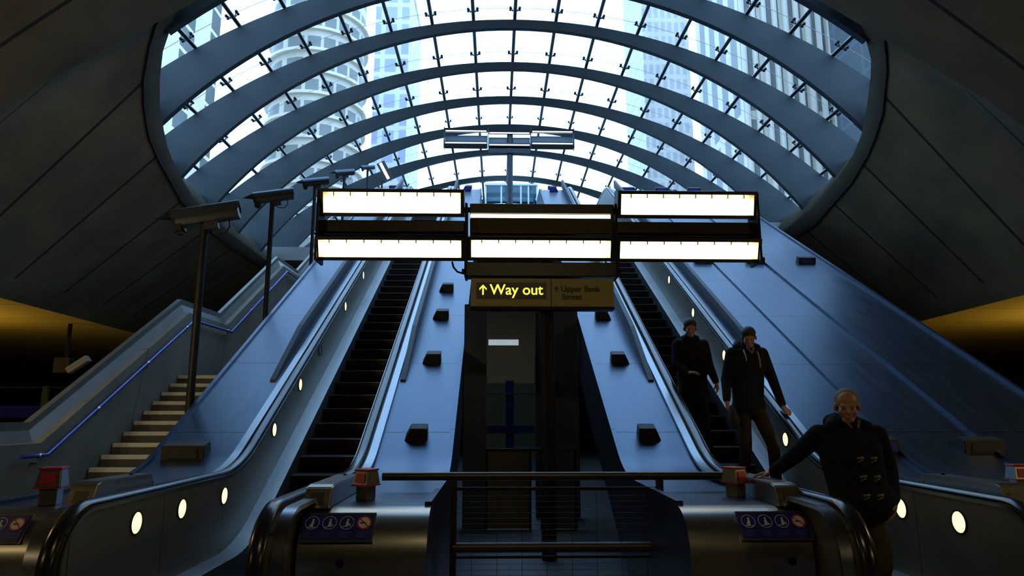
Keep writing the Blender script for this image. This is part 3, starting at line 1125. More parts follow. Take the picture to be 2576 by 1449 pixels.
# direction sign hung under the gantry
SY = GY - 0.02
sg = thing('direction_sign', (0.53, SY, gz(772)), 'olive hanging sign reading Way out and Upper Bank Street below the gantry', 'sign')
obj('sign_case', B(gx(1177), gx(1532), SY, SY + 0.16, gz(771, SY), gz(700, SY), bevel=0.006), OLIVE, sg)
obj('dark_frame', B(gx(1176), gx(1533), SY + 0.005, SY + 0.17, gz(778, SY), gz(770, SY)), BLACK, sg)
obj('lit_window', B(gx(1191), gx(1363), SY - 0.006, SY + 0.002, gz(752, SY), gz(711, SY)), SIGNK, sg)
obj('seam', B(gx(1375), gx(1376.5), SY - 0.002, SY + 0.001, gz(771, SY), gz(700, SY)), BLACK, sg)


def text(name, body, x, z, size, m, parent, y, bold=0.0, sx=1.0):
    c = bpy.data.curves.new(name, 'FONT')
    c.body = body
    c.size = size
    c.extrude = 0.001
    c.offset = bold
    c.materials.append(m)
    t = bpy.data.objects.new('tmp', c)
    COL.objects.link(t)
    me = bpy.data.meshes.new_from_object(t.evaluated_get(bpy.context.evaluated_depsgraph_get()))
    bpy.data.objects.remove(t)
    me.name = name
    o = bpy.data.objects.new(name, me)
    COL.objects.link(o)
    o.rotation_euler = (pi / 2, 0, 0)
    o.parent = parent
    o.location = Vector((x, y, z)) - wloc(parent)
    o.scale = (sx, 1, 1)
    return o


def arrow(x, z, h, w, y, m, parent, t=0.018):
    bm = bmesh.new()
    tk = 0.006
    box(bm, x - t / 2, x + t / 2, y, y + tk, z, z + h * 0.96)
    for s in (-1, 1):
        pts = [(x, z + h), (x + s * w / 2, z + h - w / 2), (x + s * w / 2, z + h - w / 2 - t * 1.3), (x, z + h - t * 1.3)]
        f = [bm.verts.new((a, y - 0.0005, b)) for a, b in pts]
        bm.faces.new(f)
    obj('arrow', bm, m, parent)


text('lettering', 'Way out', gx(1224), gz(741, SY), 0.172, YELLOW, sg, SY - 0.009, 0.002, 1.0)
arrow(gx(1207), gz(742, SY), 0.118, 0.085, SY - 0.012, YELLOW, sg)
text('lettering', 'Upper Bank', gx(1400), gz(733, SY), 0.098, INK, sg, SY - 0.004, 0.0015, 0.96)
text('lettering', 'Street', gx(1402), gz(753, SY), 0.098, INK, sg, SY - 0.004, 0.0015, 0.96)
arrow(gx(1389), gz(735, SY), 0.07, 0.05, SY - 0.004, INK, sg, 0.011)

# ------------------------------------------------------------------ CCTV cameras on poles beside the staircase
def cctv(x, y, zb, zt, s, yaw, label, first=None):
    r = thing('security_camera', (x, y, zb), label, 'security camera', 'pole cameras along the staircase')
    obj('pole', T((x, y, zb - 0.5), (x, y, zt), 0.05 * max(s, 0.7), seg=14), BLACK, r, autosmooth=40)
    M = Matrix.Translation((x, y, zt + 0.12 * s)) @ Matrix.Rotation(yaw, 4, 'Z') @ Matrix.Rotation(radians(-13), 4, 'Y') @ Matrix.Scale(s, 4)
    # local axis +X points backwards, lens end at -X
    bm = bmesh.new()
    L0, L1 = -0.36, 0.42
    sec = [(0.10 * cos(a), 0.115 * sin(a)) for a in [pi * i / 10 for i in range(11)]] + [(-0.10, -0.05), (-0.08, -0.10), (0.08, -0.10), (0.10, -0.05)]
    A = [bm.verts.new(M @ Vector((L0, u, v))) for u, v in sec]
    C = [bm.verts.new(M @ Vector((L1, u, v))) for u, v in sec]
    k = len(sec)
    for i in range(k):
        bm.faces.new((A[i], A[(i + 1) % k], C[(i + 1) % k], C[i]))
    bm.faces.new(A[::-1])
    bm.faces.new(C)
    obj('housing', bm, GREYD, r, autosmooth=35)
    bm = bmesh.new()                                     # sun shield
    sh = [(0.125 * cos(a), 0.145 * sin(a)) for a in [pi * i / 12 for i in range(13)]]
    for X0, X1 in ((-0.40, 0.44),):
        o0 = [bm.verts.new(M @ Vector((X0, u, v))) for u, v in sh]
        o1 = [bm.verts.new(M @ Vector((X1, u, v))) for u, v in sh]
        i0 = [bm.verts.new(M @ Vector((X0, u * .95, v * .95))) for u, v in sh]
        i1 = [bm.verts.new(M @ Vector((X1, u * .95, v * .95))) for u, v in sh]
        for i in range(12):
            bm.faces.new((o0[i], o0[i + 1], o1[i + 1], o1[i]))
            bm.faces.new((i0[i], i1[i], i1[i + 1], i0[i + 1]))
            bm.faces.new((o0[i], i0[i], i0[i + 1], o0[i + 1]))
            bm.faces.new((o1[i], o1[i + 1], i1[i + 1], i1[i]))
    obj('sun_shield', bm, mat('shield_paint', (0.05, 0.065, 0.085), 0.3, 0.6), r, autosmooth=35)
    bm = bmesh.new()                                     # pointed visor in front
    b0 = [bm.verts.new(M @ Vector((-0.36, u, v))) for u, v in ((-.12, .02), (-.08, .11), (0, .14), (.08, .11), (.12, .02), (0, 0.04))]
    tip = bm.verts.new(M @ Vector((-0.62, 0, 0.055)))
    for i in range(6):
        bm.faces.new((b0[i], b0[(i + 1) % 6], tip))
    bm.faces.new(b0)
    obj('visor', bm, BLACK, r)
    bm = bmesh.new()                                     # lens block hanging at the front
    box(bm, -0.40, -0.27, -0.09, 0.09, -0.20, 0.10, M=M)
    bmesh.ops.bevel(bm, geom=list(bm.edges), offset=0.03 * s, segments=3, affect='EDGES')
    ln = obj('lens_housing', bm, BLACK, r, autosmooth=40)
    obj('lens', T(M @ Vector((-0.41, 0, 0.0)), M @ Vector((-0.38, 0, 0.0)), 0.06 * s, seg=16), mat('lens_glass', (0.01, 0.01, 0.015), 0.05), ln)
    bm = bmesh.new()
    box(bm, -0.03, 0.14, -0.05, 0.05, -0.20, -0.09, M=M)
    obj('pan_bracket', bm, GREYD, r)
    bm = bmesh.new()
    polytube(bm, [M @ Vector(p) for p in ((0.28, 0.02, -0.09), (0.27, 0.02, -0.2), (0.2, 0.02, -0.27), (0.08, 0.02, -0.26), (0.02, 0.02, -0.2))], 0.010 * s, 6)
    obj('cable', bm, BLACK, r, smooth=True)
    return r


for (y, zt, s, yaw, lab) in ((8.82, 4.12, 1.0, 10, 'nearest and lowest black security camera on a pole beside the stairs'),
                             (11.4, 5.24, 0.80, 14, 'second security camera up the stairs, on its own black pole'),
                             (13.98, 6.41, 0.66, 20, 'third security camera up the row, just above the left lamp'),
                             (16.6, 7.57, 0.60, 24, 'fourth security camera up the row beside the escalator'),
                             (19.56, 8.82, 0.50, 30, 'farthest and smallest security camera at the top of the row')):
    cctv(-3.85, y, zin(y, 4.25), zt - 0.05, s, radians(yaw), lab)
tl = thing('tube_lamp', (-3.8, 21.8, RISE), 'slim tilted tube lamp at the head of the stairs beyond the cameras', 'lamp')
obj('stand', T((-3.8, 21.8, RISE), (-3.8, 21.8, 9.2), 0.03), BLACK, tl)
Mt = Matrix.Translation((-3.72, 21.8, 9.55)) @ Matrix.Rotation(radians(-28), 4, 'Y')
obj('housing', B(-0.14, 0.14, 0, 0.1, -0.34, 0.34, M=Mt), DARKM, tl)
obj('lamp_face', B(-0.06, 0.03, -0.01, 0.0, -0.31, 0.31, M=Mt), LAMP, tl)

# ------------------------------------------------------------------ concrete staircase with parapet
st = thing('staircase', (-4.7, 8.2, 0), 'concrete staircase with white edged steps climbing left of the escalators', 'staircase')
SN, TR, RI = 5.50, 0.259, 0.1495
FL = []
y, z = 8.18, 0.0
for nst, land in ((15, 1.72), (13, 1.75), (23, 0.0)):
    for i in range(nst):
        z2 = z + RI
        bm = bmesh.new()
        box(bm, -5.40, -3.80, y, y + (TR if i < nst - 1 else TR + land), max(0, z2 - 0.55), z2)
        s_ = obj('stair_step', bm, STAIRM, st)
        bm = bmesh.new()
        box(bm, -5.39, -3.82, y - 0.004, y + 0.055, z2 - 0.052, z2 + 0.003)
        obj('step_nosing', bm, NOSW, s_)
        y += TR
        z = z2
    FL.append((y, z))
    y += land


def stair_line(n, zoff):
    """(Y,Z) line following both flights and landings at a height above the nosings"""
    pts = [(4.0, 1.51 + zoff)]
    dz = (SN - n) / C30
    y, z = 8.18, 0.0
    pts = [(2.0, dz + zoff + 0.16)]
    pts.append((8.18 + 0.27, dz + zoff + 0.16))
    for nst, land in ((15, 1.72), (13, 1.75), (23, 3.0)):
        y += nst * TR
        z += nst * RI
        pts.append((y, z + dz + zoff))
        pts.append((y + land, z + dz + zoff))
        y += land
    return pts


wall_top = stair_line(4.54, 0)
cope_top = stair_line(4.33, 0)
bm = extrude_poly(bmesh.new(), wall_top + [(wall_top[-1][0], 5.0), (16, 0), (2.0, 0)], -5.55, -5.40)
par = obj('parapet', bm, CONCW, st)
bm = extrude_poly(bmesh.new(), cope_top + [(yy, zz + 0.02) for yy, zz in wall_top[::-1]], -5.64, -5.56)
obj('coping', bm, COPE, par)
# sloping inner face of the coping
bm = bmesh.new()
a = [bm.verts.new((-5.60, yy, zz)) for yy, zz in cope_top]
b = [bm.verts.new((-5.50, yy, zz)) for yy, zz in wall_top]
c = [bm.verts.new((-5.62, yy, zz)) for yy, zz in wall_top]
for i in range(len(a) - 1):
    bm.faces.new((a[i], a[i + 1], b[i + 1], b[i]))
    bm.faces.new((c[i], b[i], b[i + 1], c[i + 1]))
    bm.faces.new((a[i], c[i], c[i + 1], a[i + 1]))
obj('coping', bm, COPE, par)
hr = stair_line(4.66, 0)[1:]
hr[0] = (8.0, hr[0][1])
hr.insert(1, (8.45, hr[0][1]))
bm = bmesh.new()
polytube(bm, [(-5.31, yy, zz) for yy, zz in hr], 0.024, 10)
hro = obj('stair_handrail', bm, BLUE, st, smooth=True)
hro['label'] = 'bright blue tubular handrail'
for yy in (8.3, 9.4, 10.6, 11.8, 13.6, 14.8, 16.0, 17.4):
    zz = at_y(hr, yy)
    bm = bmesh.new()
    polytube(bm, [(-5.40, yy, zz - 0.09), (-5.33, yy, zz - 0.09), (-5.31, yy, zz - 0.02)], 0.011, 6)
    obj('bracket', bm, TRIM, hro, smooth=True)
    bm = T((-5.31, yy - 0.02, zz - 0.012), (-5.31, yy + 0.02, zz + 0.012), 0.0265, seg=12)
    obj('collar', bm, TRIM, hro)
# solid wing under the flights
struct('wall_stair_base', extrude_poly(bmesh.new(), [(9.0, 0), (12.0, 1.6), (16.9, 3.5), (25, 7.0), (25, 0)], -5.36, -3.86), CONCW)

# ------------------------------------------------------------------ dim things in the left aisle and the void
cg = thing('hanging_camera', (-12.6, 20.4, ZR), 'grey camera on a drop pole from the amber ceiling left of the stairs', 'security camera')
obj('drop_pole', T((-12.6, 20.4, ZR), (-12.6, 20.4, 2.95), 0.06), BLACK, cg)
obj('mount', B(-12.85, -12.4, 20.2, 20.5, 2.75, 3.2, bevel=0.04), DARKM, cg)
Mc = Matrix.Translation((-12.05, 20.1, 2.98)) @ Matrix.Rotation(radians(-35), 4, 'Y')
obj('housing', B(-0.32, 0.32, -0.1, 0.1, -0.09, 0.09, M=Mc), mat('camera_grey', (0.35, 0.33, 0.30), 0.4), cg)
sc_ = thing('glass_screen', (-12, 17, 0), 'dark glass screen with a blue band and posts behind the parapet', 'screen')
obj('glass_panel', B(-16, -9.5, 17.0, 17.03, 0.3, 2.2), GLASSB, sc_)
obj('blue_band', B(-16, -9.6, 16.97, 17.0, 1.5, 1.78), mat('band_navy', (0.006, 0.010, 0.10), 0.5), sc_)
for x in (-14.2, -12.3, -10.9, -9.5):
    obj('post', B(x - 0.05, x + 0.05, 16.94, 17.06, 0, 2.25), mat('screen_post', (0.12, 0.11, 0.06), 0.4, 0.5), sc_)
obj('top_rail', B(-16, -9.5, 16.95, 17.05, 2.2, 2.24), DARKM, sc_)

lw = thing('low_barrier', (0.5, 10.0, 0), 'dark low barrier of metal panels closing the void behind the railing', 'barrier')
obj('panel', B(-0.12, 0.50, 10.02, 10.06, 0.02, 1.08), mat('panel_ochre', (0.10, 0.085, 0.045), 0.5), lw)
obj('panel', B(0.66, 1.17, 10.02, 10.06, 0.02, 1.08), mat('panel_dark', (0.05, 0.055, 0.06), 0.45, 0.4), lw)
obj('top_rail', B(-0.13, 1.17, 9.99, 10.05, 1.08, 1.12), DARKM, lw)
for x in (-0.12, 0.5, 0.66, 1.14):
    obj('post', B(x - 0.015, x + 0.015, 9.99, 10.05, 0, 1.10), BLACK, lw)
NAVYB = mat('navy_enamel', (0.006, 0.008, 0.05), 0.5)
bc = thing('blue_cross_frame', (0.2, 15, 0), 'blue upright and crossbar seen through the void below the sign', 'frame')
obj('upright', B(0.22, 0.40, 15, 15.05, 0.6, 2.3), NAVYB, bc)
obj('crossbar', B(-0.5, 0.9, 14.98, 15.02, 1.18, 1.34), NAVYB, bc)
obj('glass_panel', B(-0.5, 0.9, 15.03, 15.04, 0.4, 2.25), GLASSB, bc)
obj('top_rail', B(-0.5, 0.9, 14.98, 15.04, 2.0, 2.03), TRIM, bc)
ml = thing('ceiling_lamp', (0.22, 19.0, 3.5), 'white bar lamp glowing deep inside the void between the escalators', 'lamp')
obj('housing', B(-0.22, 0.66, 19.0, 19.35, 3.5, 3.62, bevel=0.03), BLACK, ml)
obj('diffuser', B(-0.20, 0.64, 18.985, 19.0, 3.46, 3.62), mat('cool_lamp', (0.8, 0.85, 0.85), 0.4, emit=(0.75, 0.80, 0.75), estr=0.4), ml)
struct('wall_void_end', B(-0.6, 2.0, 24, 24.2, 0, 7.0), mat('ochre_wall', (0.16, 0.10, 0.04), 0.8))
area_light('void_lamp', (0.3, 20.5, 4.0), (radians(20), 0, 0), 0.8, 6, (1.0, 0.7, 0.35))

# ------------------------------------------------------------------ street landing: glass lift shaft
lf = thing('glass_lift_shaft', (0.6, 26.5, RISE), 'pale glass lift shaft on the upper landing between the escalator heads', 'lift shaft')
for x in (-0.42, 0.20, 0.98, 1.28, 1.62):
    obj('mullion', B(x - 0.03, x + 0.03, 26.0, 26.06, RISE, 10.55), mat('pale_frame', (0.62, 0.66, 0.70), 0.4, 0.3), lf)
for x in (-0.42, 1.62):
    obj('mullion', B(x - 0.03, x + 0.03, 28.0, 28.06, RISE, 10.55), mat('pale_frame', (0.62, 0.66, 0.70), 0.4, 0.3), lf)
obj('roof_frame', B(-0.46, 1.66, 25.96, 28.1, 10.5, 10.58), mat('pale_frame', (0.62, 0.66, 0.70), 0.4, 0.3), lf)
obj('glass_front', B(-0.40, 1.60, 26.02, 26.03, RISE, 10.5), GLASSB, lf)
obj('glass_side', B(-0.42, -0.41, 26.06, 28.0, RISE, 10.5), GLASSB, lf)
obj('glass_side', B(1.61, 1.62, 26.06, 28.0, RISE, 10.5), GLASSB, lf)
obj('cab_gear', B(0.42, 0.74, 26.9, 27.1, RISE, 9.9), mat('gear_blue', (0.15, 0.22, 0.32), 0.5), lf)

# ------------------------------------------------------------------ buildings outside
def facade_mat(name, wallc, winc, sx, sz, fx, fz, axis='X', rough=0.4):
    m = bpy.data.materials.new(name)
    m.use_nodes = True
    nt = m.node_tree
    b = nt.nodes['Principled BSDF']
    b.inputs['Roughness'].default_value = rough
    b.inputs['Specular IOR Level'].default_value = 0.15
    geo = nt.nodes.new('ShaderNodeNewGeometry')
    sep = nt.nodes.new('ShaderNodeSeparateXYZ')
    nt.links.new(geo.outputs['Position'], sep.inputs[0])

    def M(op, a, c):
        n = nt.nodes.new('ShaderNodeMath')
        n.operation = op
        for i, v in enumerate((a, c)):
            if isinstance(v, (int, float)):
                n.inputs[i].default_value = v
            else:
                nt.links.new(v, n.inputs[i])
        return n.outputs[0]
    hx = M('ADD', sep.outputs['X'], M('MULTIPLY', sep.outputs['Y'], 0.71))
    a = M('LESS_THAN', M('FRACT', M('DIVIDE', M('ADD', hx, 500), sx), 0), fx)
    c = M('LESS_THAN', M('FRACT', M('DIVIDE', sep.outputs['Z'], sz), 0), fz)
    w = M('MULTIPLY', a, c)
    no = nt.nodes.new('ShaderNodeTexNoise')
    no.inputs['Scale'].default_value = 0.22
    no.inputs['Detail'].default_value = 4
    nt.links.new(geo.outputs['Position'], no.inputs['Vector'])
    mx = nt.nodes.new('ShaderNodeMix')
    mx.data_type = 'RGBA'
    mx.inputs['A'].default_value = (*wallc, 1)
    mx.inputs['B'].default_value = (*winc, 1)
    nt.links.new(w, mx.inputs['Factor'])
    sc = nt.nodes.new('ShaderNodeVectorMath')
    sc.operation = 'SCALE'
    nt.links.new(mx.outputs['Result'], sc.inputs[0])
    nt.links.new(M('ADD', M('MULTIPLY', no.outputs['Fac'], 0.6), 0.7), sc.inputs['Scale'])
    nt.links.new(sc.outputs['Vector'], b.inputs['Base Color'])
    return m


F1 = facade_mat('tower_glass', (0.50, 0.47, 0.46), (0.30, 0.30, 0.37), 3.0, 3.6, 0.7, 0.75)
F2 = facade_mat('curved_glass', (0.48, 0.42, 0.33), (0.18, 0.18, 0.16), 2.6, 3.4, 0.8, 0.55)
F3 = facade_mat('frame_glass', (0.66, 0.56, 0.43), (0.11, 0.12, 0.11), 5.2, 3.2, 0.45, 0.85)
F4 = facade_mat('grid_tower', (0.40, 0.36, 0.32), (0.30, 0.28, 0.26), 1.3, 3.0, 0.6, 0.7)
F5 = facade_mat('fluted_facade', (0.44, 0.38, 0.30), (0.14, 0.14, 0.13), 3.0, 40.0, 0.55, 0.97)
F6 = facade_mat('dark_glass', (0.022, 0.036, 0.04), (0.012, 0.022, 0.026), 3.6, 4.0, 0.9, 0.9)


def tower(label, x0, x1, y0, y1, h, m, bands=0, bm_=None, roof=True):
    r = thing('office_tower', ((x0 + x1) / 2, (y0 + y1) / 2, RISE), label, 'building', 'office buildings beyond the glass roof')
    bm = B(x0, x1, y0, y1, RISE, h)
    obj('walls', bm, m, r)
    for i in range(bands):
        z = RISE + (h - RISE) * (i + 1) / (bands + 1)
        obj('floor_band', B(x0 - 0.3, x1 + 0.3, y0 - 0.3, y1 + 0.3, z, z + 0.5), mat('band_stone', (0.55, 0.54, 0.5), 0.6), r)
    obj('parapet', B(x0 - 0.2, x1 + 0.2, y0 - 0.2, y1 + 0.2, h, h + 1.0), mat('band_stone', (0.55, 0.54, 0.5), 0.6), r)
    return r


tower('tall pale blue glass tower seen through the left of the glass roof', -23.2, -16.8, 120, 140, 84, F1)
b3 = tower('wide grey and white framed block behind the far left panes', -70, -35, 62, 80, 70, F3)
for i in range(9):
    x = -69 + i * 4.2
    obj('pier', B(x, x + 0.9, 61.2, 62.1, RISE, 70), mat('white_pier', (0.95, 0.82, 0.62), 0.6), b3)
b2 = thing('curved_tower', (-27, 95, RISE), 'rounded tower with stacked balconies left of the pale blue tower', 'building', 'office buildings beyond the glass roof')
bm = T((-28, 100, RISE), (-28, 100, 66), 7.0, seg=40)
obj('walls', bm, F2, b2, autosmooth=30)
for i in range(16):
    z = RISE + 2 + i * 3.4
    obj('balcony', T((-28, 100, z), (-28, 100, z + 0.45), 7.6, seg=40), mat('balcony_white', (0.55, 0.47, 0.36), 0.5), b2, autosmooth=30)
tower('pale blue fine gridded tower seen through the right of the glass roof', 28.5, 37.5, 122, 140, 100, F4)
b5 = tower('fluted cream and grey striped block beside the gridded tower', 32, 52, 82, 100, 75, F5)
for i in range(14):
    x = 32.4 + i * 1.45
    obj('pier', T((x, 81.8, RISE), (x, 81.8, 75), 0.38, seg=8), mat('pier_stone', (0.44, 0.38, 0.30), 0.6), b5)
b6 = tower('dark blue cross-braced glass block at the far right panes', 37.6, 58, 58, 70, 62, F6)
for i in range(5):
    z = 12 + i * 9
    for s in (0, 1):
        bm = bmesh.new()
        for c in range(3):
            xa = 38 + c * 6.5
            tube(bm, (xa, 57.7, z + 9 * s), (xa + 6.5, 57.7, z + 9 * (1 - s)), 0.13, seg=6)
        obj('brace', bm, mat('brace_white', (0.7, 0.75, 0.75), 0.5), b6)

# ------------------------------------------------------------------ people
def blob(shapes, voxel, m, name, parent, smooth_it=4, xf=None):
    """closed primitives fused to one continuous surface"""
    bm = bmesh.new()
    for s in shapes:
        if s[0] == 'c':
            _, p, q, r1, r2 = s
            p, q = Vector(p), Vector(q)
            for c, r in ((p, r1), (q, r2)):
                bmesh.ops.create_icosphere(bm, subdivisions=2, radius=r, matrix=Matrix.Translation(c))
            if (q - p).length > 1e-4:
                tube(bm, p, q, r1, r2, seg=14)
        else:
            _, c, r = s[:3]
            R = s[3].to_matrix().to_4x4() if len(s) > 3 else Matrix.Identity(4)
            bmesh.ops.create_icosphere(bm, subdivisions=3, radius=1, matrix=Matrix.Translation(Vector(c)) @ R @ Matrix.Diagonal((*r, 1)))
    if xf is not None:
        bmesh.ops.transform(bm, matrix=xf, verts=bm.verts)
    me = bpy.data.meshes.new('tmp')
    bm.to_mesh(me)
    bm.free()
    o = bpy.data.objects.new('tmp', me)
    COL.objects.link(o)
    md = o.modifiers.new('r', 'REMESH')
    md.mode = 'VOXEL'
    md.voxel_size = voxel
    ms = o.modifiers.new('s', 'SMOOTH')
    ms.factor = 0.5
    ms.iterations = smooth_it
    dg = bpy.context.evaluated_depsgraph_get()
    me2 = bpy.data.meshes.new_from_object(o.evaluated_get(dg))
    bpy.data.objects.remove(o)
    bpy.data.meshes.remove(me)
    for p in me2.polygons:
        p.use_smooth = True
    me2.materials.clear()
    me2.materials.append(m)
    me2.transform(Matrix.Translation(-wloc(parent)))
    ob = bpy.data.objects.new(name, me2)
    COL.objects.link(ob)
    ob.parent = parent
    return ob


def head_shapes():
    H = [('e', (0, .012, .035), (.076, .095, .083)), ('e', (0, -.03, -.03), (.062, .062, .075)), ('e', (0, -.045, -.088), (.044, .042, .032)),
         ('c', (-.040, -.077, .013), (.040, -.077, .013), .011, .011), ('c', (0, -.088, .006), (0, -.106, -.030), .009, .015),
         ('e', (.040, -.062, -.032), (.022, .022, .022)), ('e', (-.040, -.062, -.032), (.022, .022, .022)),
         ('e', (0, -.088, -.058), (.024, .012, .007)), ('e', (0, -.086, -.070), (.021, .012, .008)),
         ('e', (.079, .012, -.012), (.010, .020, .033)), ('e', (-.079, .012, -.012), (.010, .020, .033)),
         ('c', (0, .018, -.07), (0, .035, -.20), .056, .060)]
    return H


def xform_shapes(sh, M):
    R = M.to_3x3()
    out = []
    for s in sh:
        if s[0] == 'c':
            out.append(('c', M @ Vector(s[1]), M @ Vector(s[2]), s[3], s[4]))
        else:
            out.append(('e', M @ Vector(s[1]), s[2], R.to_quaternion()))
    return out


def hand_shapes(w, d, nrm, side, curl=0.5, s=1.0):
    """w wrist, d finger direction, nrm back-of-hand normal, side +1/-1 where the thumb leaves"""
    w, d, nrm = Vector(w), Vector(d).normalized(), Vector(nrm).normalized()
    nrm = (nrm - d * nrm.dot(d)).normalized()
    sd = d.cross(nrm).normalized() * side
    S = [('c', w, w + d * .03 * s, .028 * s, .026 * s)]
    for k, (o, L) in enumerate(((.030, .072), (.010, .080), (-.011, .075), (-.031, .058))):
        b = w + d * .088 * s + sd * o * s
        S.append(('c', w + d * .025 * s + sd * o * .6 * s, b, .017 * s, .0135 * s))
        d1 = (d - nrm * curl * 0.55).normalized()
        m = b + d1 * L * .48 * s
        d2 = (d - nrm * curl * 1.5).normalized()
        e = m + d2 * L * .52 * s
        S.append(('c', b, m, .0105 * s, .0095 * s))
        S.append(('c', m, e, .0095 * s, .0075 * s))
    tb = w + d * .03 * s + sd * .03 * s
    tm = tb + (d * .6 + sd * .7 - nrm * .25).normalized() * .045 * s
    te = tm + (d * .9 + sd * .25 - nrm * .4).normalized() * .032 * s
    S.append(('c', tb, tm, .014 * s, .0115 * s))
    S.append(('c', tm, te, .0115 * s, .009 * s))
    return S


def person(name_loc, label, J, hm, mats, hair, extra):
    """J: joints in world space; hm: head matrix"""
    r = thing('person', name_loc, label, 'person')
    coat, trous = mats
    sk = xform_shapes(head_shapes(), hm)
    sk += [('c', J['neck'], J['chest'], .06, .12), ('c', J['chest'], J['hip'], .13, .12)]
    for s in 'LR':
        sk += [('c', J['sh' + s], J['el' + s], .048, .038), ('c', J['el' + s], J['wr' + s], .038, .026),
               ('c', J['hp' + s], J['kn' + s], .075, .052), ('c', J['kn' + s], J['an' + s], .052, .038),
               ('c', J['chest'], J['sh' + s], .09, .05), ('c', J['hip'], J['hp' + s], .11, .08)]
        if 'hand' + s in J:
            sk += hand_shapes(J['wr' + s], *J['hand' + s])
    blob(sk, 0.0065, SKIN, 'body', r, 3)
    # trousers
    t = []
    for s in 'LR':
        t += [('c', J['hip'], J['hp' + s], .135, .105), ('c', J['hp' + s], J['kn' + s], .098, .074), ('c', J['kn' + s], Vector(J['an' + s]) + Vector((0, 0, .03)), .074, .062)]
    blob(t, 0.014, trous, 'trousers', r, 5)
    # coat
    c = [('c', J['chest'], J['hip'], extra['chest'], extra['waist']), ('c', J['hip'], J['hem'], extra['waist'], extra['hem']), ('c', J['neck'], J['chest'], .085, extra['chest'] * .9)]
    sv = (Vector(J['shR']) - Vector(J['shL'])).normalized()
    for s, q in (('L', -1), ('R', 1)):
        ch = Vector(J['chest'])
        c += [('c', ch + Vector((0, 0, .05)), J['sh' + s], .12, .075), ('c', J['sh' + s], J['el' + s], .078, .064), ('c', J['el' + s], Vector(J['el' + s]).lerp(Vector(J['wr' + s]), .93), .064, .048),
              ('c', ch + sv * q * .09, Vector(J['hip']) + sv * q * .07, extra['chest'] * .85, extra['waist'] * .85),
              ('c', Vector(J['hip']) + sv * q * .07, Vector(J['hem']) + sv * q * .08, extra['waist'] * .85, extra['hem'] * .85)]
    blob(c, 0.013, coat, 'coat', r, 5)
    for s in 'LR':
        a = Vector(J['an' + s])
        f = Vector(J.get('toe', (0, -1, 0)))
        blob([('e', a + f * .06 + Vector((0, 0, -.055)), (.045, .125, .035)), ('c', a + Vector((0, 0, -.06)), a + Vector((0, 0, .02)), .045, .042)], 0.01, SHOE, 'shoe', r, 3)
    # hair
    hs, hmat = hair
    blob(xform_shapes(hs, hm), 0.007, hmat, 'hair', r, 3)
    for sx in (-1, 1):
        bm = bmesh.new()
        bmesh.ops.create_uvsphere(bm, u_segments=12, v_segments=8, radius=.0105, matrix=Matrix.Translation(hm @ Vector((sx * .030, -.0775, -.006))))
        obj('eye', bm, EYEW, r, smooth=True)
    return r


def HM(c, yaw=0, nod=0, roll=0, s=1.0):
    return Matrix.Translation(Vector(c)) @ Euler((radians(nod), radians(roll), radians(yaw)), 'ZYX' if False else 'XYZ').to_matrix().to_4x4() @ Matrix.Scale(s, 4)


short_hair = [('e', (0, .019, .048), (.086, .101, .086)), ('e', (0, .045, .0), (.083, .072, .078))]
thin_hair = [('e', (0, .030, .047), (.084, .092, .082)), ('e', (0, .048, -.005), (.084, .068, .074))]

# the man in the duffle coat stepping off the right-hand escalator
Y1 = 5.15
p1 = person((2.72, Y1, 0), 'grey-haired man in a dark duffle coat stepping off, hand on the guide box', {
    'neck': (2.655, Y1 + .05, 1.545), 'chest': (2.665, Y1 + .06, 1.36), 'hip': (2.72, Y1 + .08, 1.03), 'hem': (2.74, Y1 + .06, .98),
    'shL': (2.455, Y1 + .08, 1.465), 'elL': (2.37, Y1 + .36, 1.285), 'wrL': (2.255, Y1 + .52, 1.145), 'handL': ((-.75, .35, -.10), (-.1, .1, 1), -1, 0.35, 1.0),
    'shR': (2.875, Y1 + .05, 1.465), 'elR': (3.01, Y1 + .16, 1.20), 'wrR': (2.935, Y1 + .0, .99), 'handR': ((-.25, -.2, -.9), (1, -.2, 0), 1, 0.6, 1.0),
    'hpL': (2.64, Y1 + .08, .96), 'knL': (2.60, Y1 - .10, .53), 'anL': (2.60, Y1 + .02, .10),
    'hpR': (2.80, Y1 + .08, .96), 'knR': (2.86, Y1 + .10, .53), 'anR': (2.90, Y1 + .34, .12)},
    HM((2.645, Y1 + .0, 1.675), -24, 10, 0, 1.06), (NAVY, KHAKI), (thin_hair, HAIRG), {'chest': .165, 'waist': .165, 'hem': .185})
blob([('c', (2.52, Y1 + .02, 1.52), (2.62, Y1 + .14, 1.575), .05, .055), ('c', (2.79, Y1 + .02, 1.52), (2.70, Y1 + .14, 1.575), .05, .055), ('c', (2.60, Y1 + .16, 1.55), (2.72, Y1 + .16, 1.55), .07, .07)], 0.01, NAVY, 'hood', p1, 4)
blob([('c', (2.60, Y1 - .05, 1.565), (2.63, Y1 - .075, 1.515), .012, .008), ('c', (2.70, Y1 - .05, 1.565), (2.675, Y1 - .075, 1.515), .012, .008)], 0.006, mat('collar_cloth', (0.13, 0.12, 0.07), 0.8), 'shirt_collar', p1, 3)
for i, z in enumerate((1.30, 1.17, 1.04)):
    for sx in (-.035, .065):
        bm = bmesh.new()
        cx = 2.675 + sx + i * .012
        tube(bm, (cx - .022, Y1 - .135, z), (cx + .022, Y1 - .135, z + .004), .009, seg=8)
        tube(bm, (cx - .02, Y1 - .13, z - .03), (cx + .02, Y1 - .13, z - .012), .005, seg=6)
        obj('toggle', bm, HORN, p1, smooth=True)

